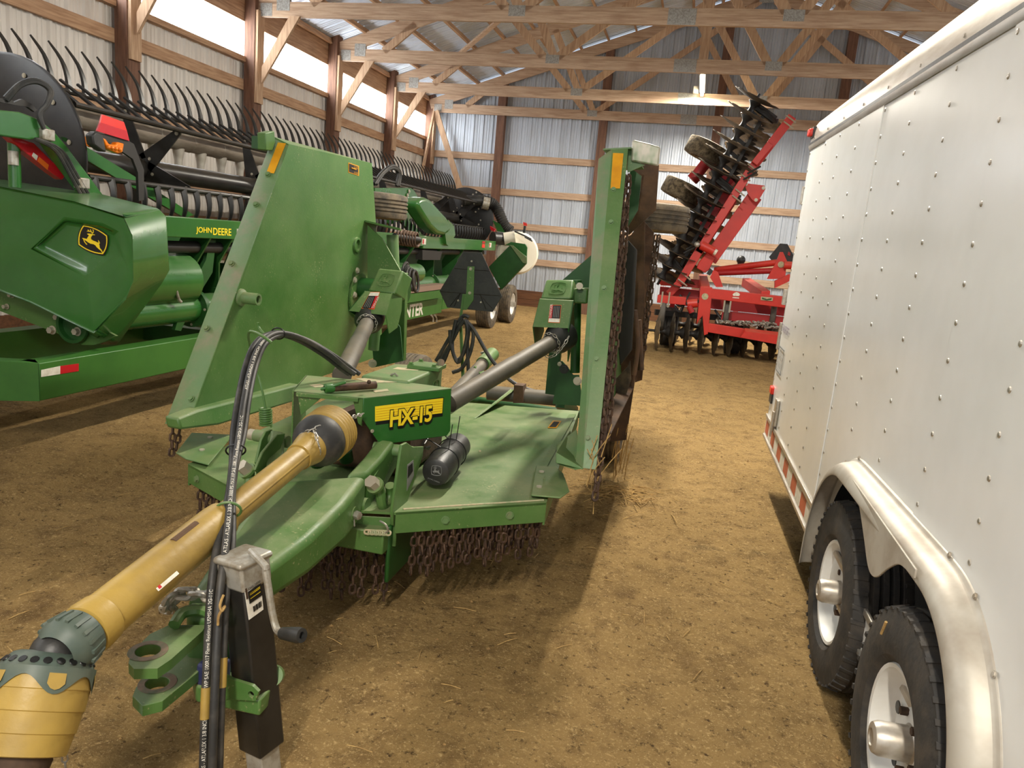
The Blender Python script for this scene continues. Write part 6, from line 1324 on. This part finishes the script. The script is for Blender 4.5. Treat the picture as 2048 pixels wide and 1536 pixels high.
# --- fender: outer arch sweeping over both wheels with a dipping centre skirt
ar = arch(0.0); NX = len(ar)
def side_x(y): return .606+.031*(5.22-y)
prof = [(.004, .022), (-.006, .020), (-.010, .006), (-.040, .002), (-.066, -.012), (-.078, -.036), (-.078, -.052)]     # (outwards from the side, outwards from the arch)
g = G(); arcs = []
for dx, dr in prof:
    row = []
    for i, (y, z) in enumerate(ar):
        a, b = ar[max(i-1, 0)], ar[min(i+1, NX-1)]; t = V((b[0]-a[0], b[1]-a[1])).normalized(); nrm = V((-t.y, t.x))
        cen = V((.5*(c1.y+c2.y), .45)); 
        if (V((y, z))-cen).dot(nrm) < 0: nrm = -nrm
        row.append((side_x(y)+dx, y+nrm.x*dr, z+nrm.y*dr))
    arcs.append(row); g.v += row
for j in range(len(prof)-1):
    for i in range(NX-1): g.f.append((j*NX+i, j*NX+i+1, (j+1)*NX+i+1, (j+1)*NX+i))
FE = g.obj('fender', 'fender', CT, sharp=60)
m = FE.modifiers.new('solid', 'SOLIDIFY'); m.thickness = .004
sm = FE.modifiers.new('sub', 'SUBSURF'); sm.levels = 1; sm.render_levels = 2
# centre skirt hanging between the wheels
ym = (c1.y+c2.y)/2; xo = side_x(ym)-.078
ctl = smooth([V((xo, y, z)) for y, z in ((2.66, .815), (2.52, .775), (2.40, .715), (2.31, .665), (2.25, .655), (2.19, .675), (2.11, .735), (2.02, .785), (1.90, .80))], 5)
G().prism(ctl+[V((xo, 1.90, .825)), V((xo, 2.66, .825))], (.006, 0, 0)).obj('fender_skirt', 'fender', CT, bevel=.002)
for i in range(2, NX-1, 2):
    y, z = ar[i]; bolt(FE, (side_x(y)-.008, arcs[0][i][1]*.5+arcs[1][i][1]*.5, arcs[1][i][2]+.004), (-1, 0, .2), .006, 'chrome', .005)
G().tube([(side_x(1.7)-.103, c2.y+.10, .62), (side_x(1.7)-.10, c2.y+.13, .57)], .004, 5).obj('straw_on_tyre', 'straw', CT)
# ================================================================ litter on the floor
g = G()
for k in range(900):
    x, y = random.uniform(-3.2, .9), random.uniform(.9, 9.0); r = random.choice((.003, .004, .005, .006, .009)); z = floor_h(x, y)
    a = [V((random.uniform(-1, 1), random.uniform(-1, 1), random.uniform(-1, 1))).normalized()*r*random.uniform(.6, 1.3) for _ in range(6)]
    c = V((x, y, z+r*.3)); g.add([c+V((r, 0, 0)), c+V((-r, 0, 0)), c+V((0, r*random.uniform(.6, 1.2), 0)), c+V((0, -r, 0)), c+V((0, 0, r*.8)), c+V((0, 0, -r))], [(0, 2, 4), (2, 1, 4), (1, 3, 4), (3, 0, 4), (2, 0, 5), (1, 2, 5), (3, 1, 5), (0, 3, 5)])
cl_o = g.obj('dirt_clods', 'clod', sharp=None); tag(cl_o, 'small clods and pebbles scattered over the dirt floor', 'pebbles', kind='stuff')
g = G()
def stalk(c, d, L, r=.0018):
    d = V(d).normalized(); g.tube([c-d*L/2, c+V((0, 0, L*.04)), c+d*L/2], r, 4)
for k in range(230):
    x, y = random.uniform(-3.0, .6), random.uniform(1.0, 8.0); a = random.uniform(0, 6.3); stalk(V((x, y, floor_h(x, y)+.005)), (cos(a), sin(a), random.uniform(-.05, .05)), random.uniform(.02, .10))
c0 = P(1240, 990, z=0)
for k in range(90):
    c = c0+V((random.gauss(0, .12), random.gauss(0, .12), 0)); c.z = floor_h(c.x, c.y)+random.uniform(.004, .03); a = random.uniform(0, 6.3); stalk(c, (cos(a), sin(a), random.uniform(-.25, .35)), random.uniform(.06, .22), .0024)
for k in range(12): a = random.uniform(0, 6.3); b = P(1195, 905, y=3.02); stalk(b+V((random.gauss(0, .02), random.gauss(0, .02), -.05+random.gauss(0, .06))), (random.uniform(-.4, .6), random.uniform(-.5, .2), random.choice((-1, .8))), random.uniform(.08, .18), .002)
for k in range(14): b = P(1243, 885, y=5.0); stalk(b+V((random.gauss(0, .03), random.gauss(0, .05), -.10+random.gauss(0, .08))), (random.uniform(-.2, .3), random.uniform(-.3, .3), -1), random.uniform(.15, .4), .003)
st_o = g.obj('straw_litter', 'straw', sharp=None); tag(st_o, 'loose straw and stalks strewn on the floor beside the mower', 'straw', kind='stuff')
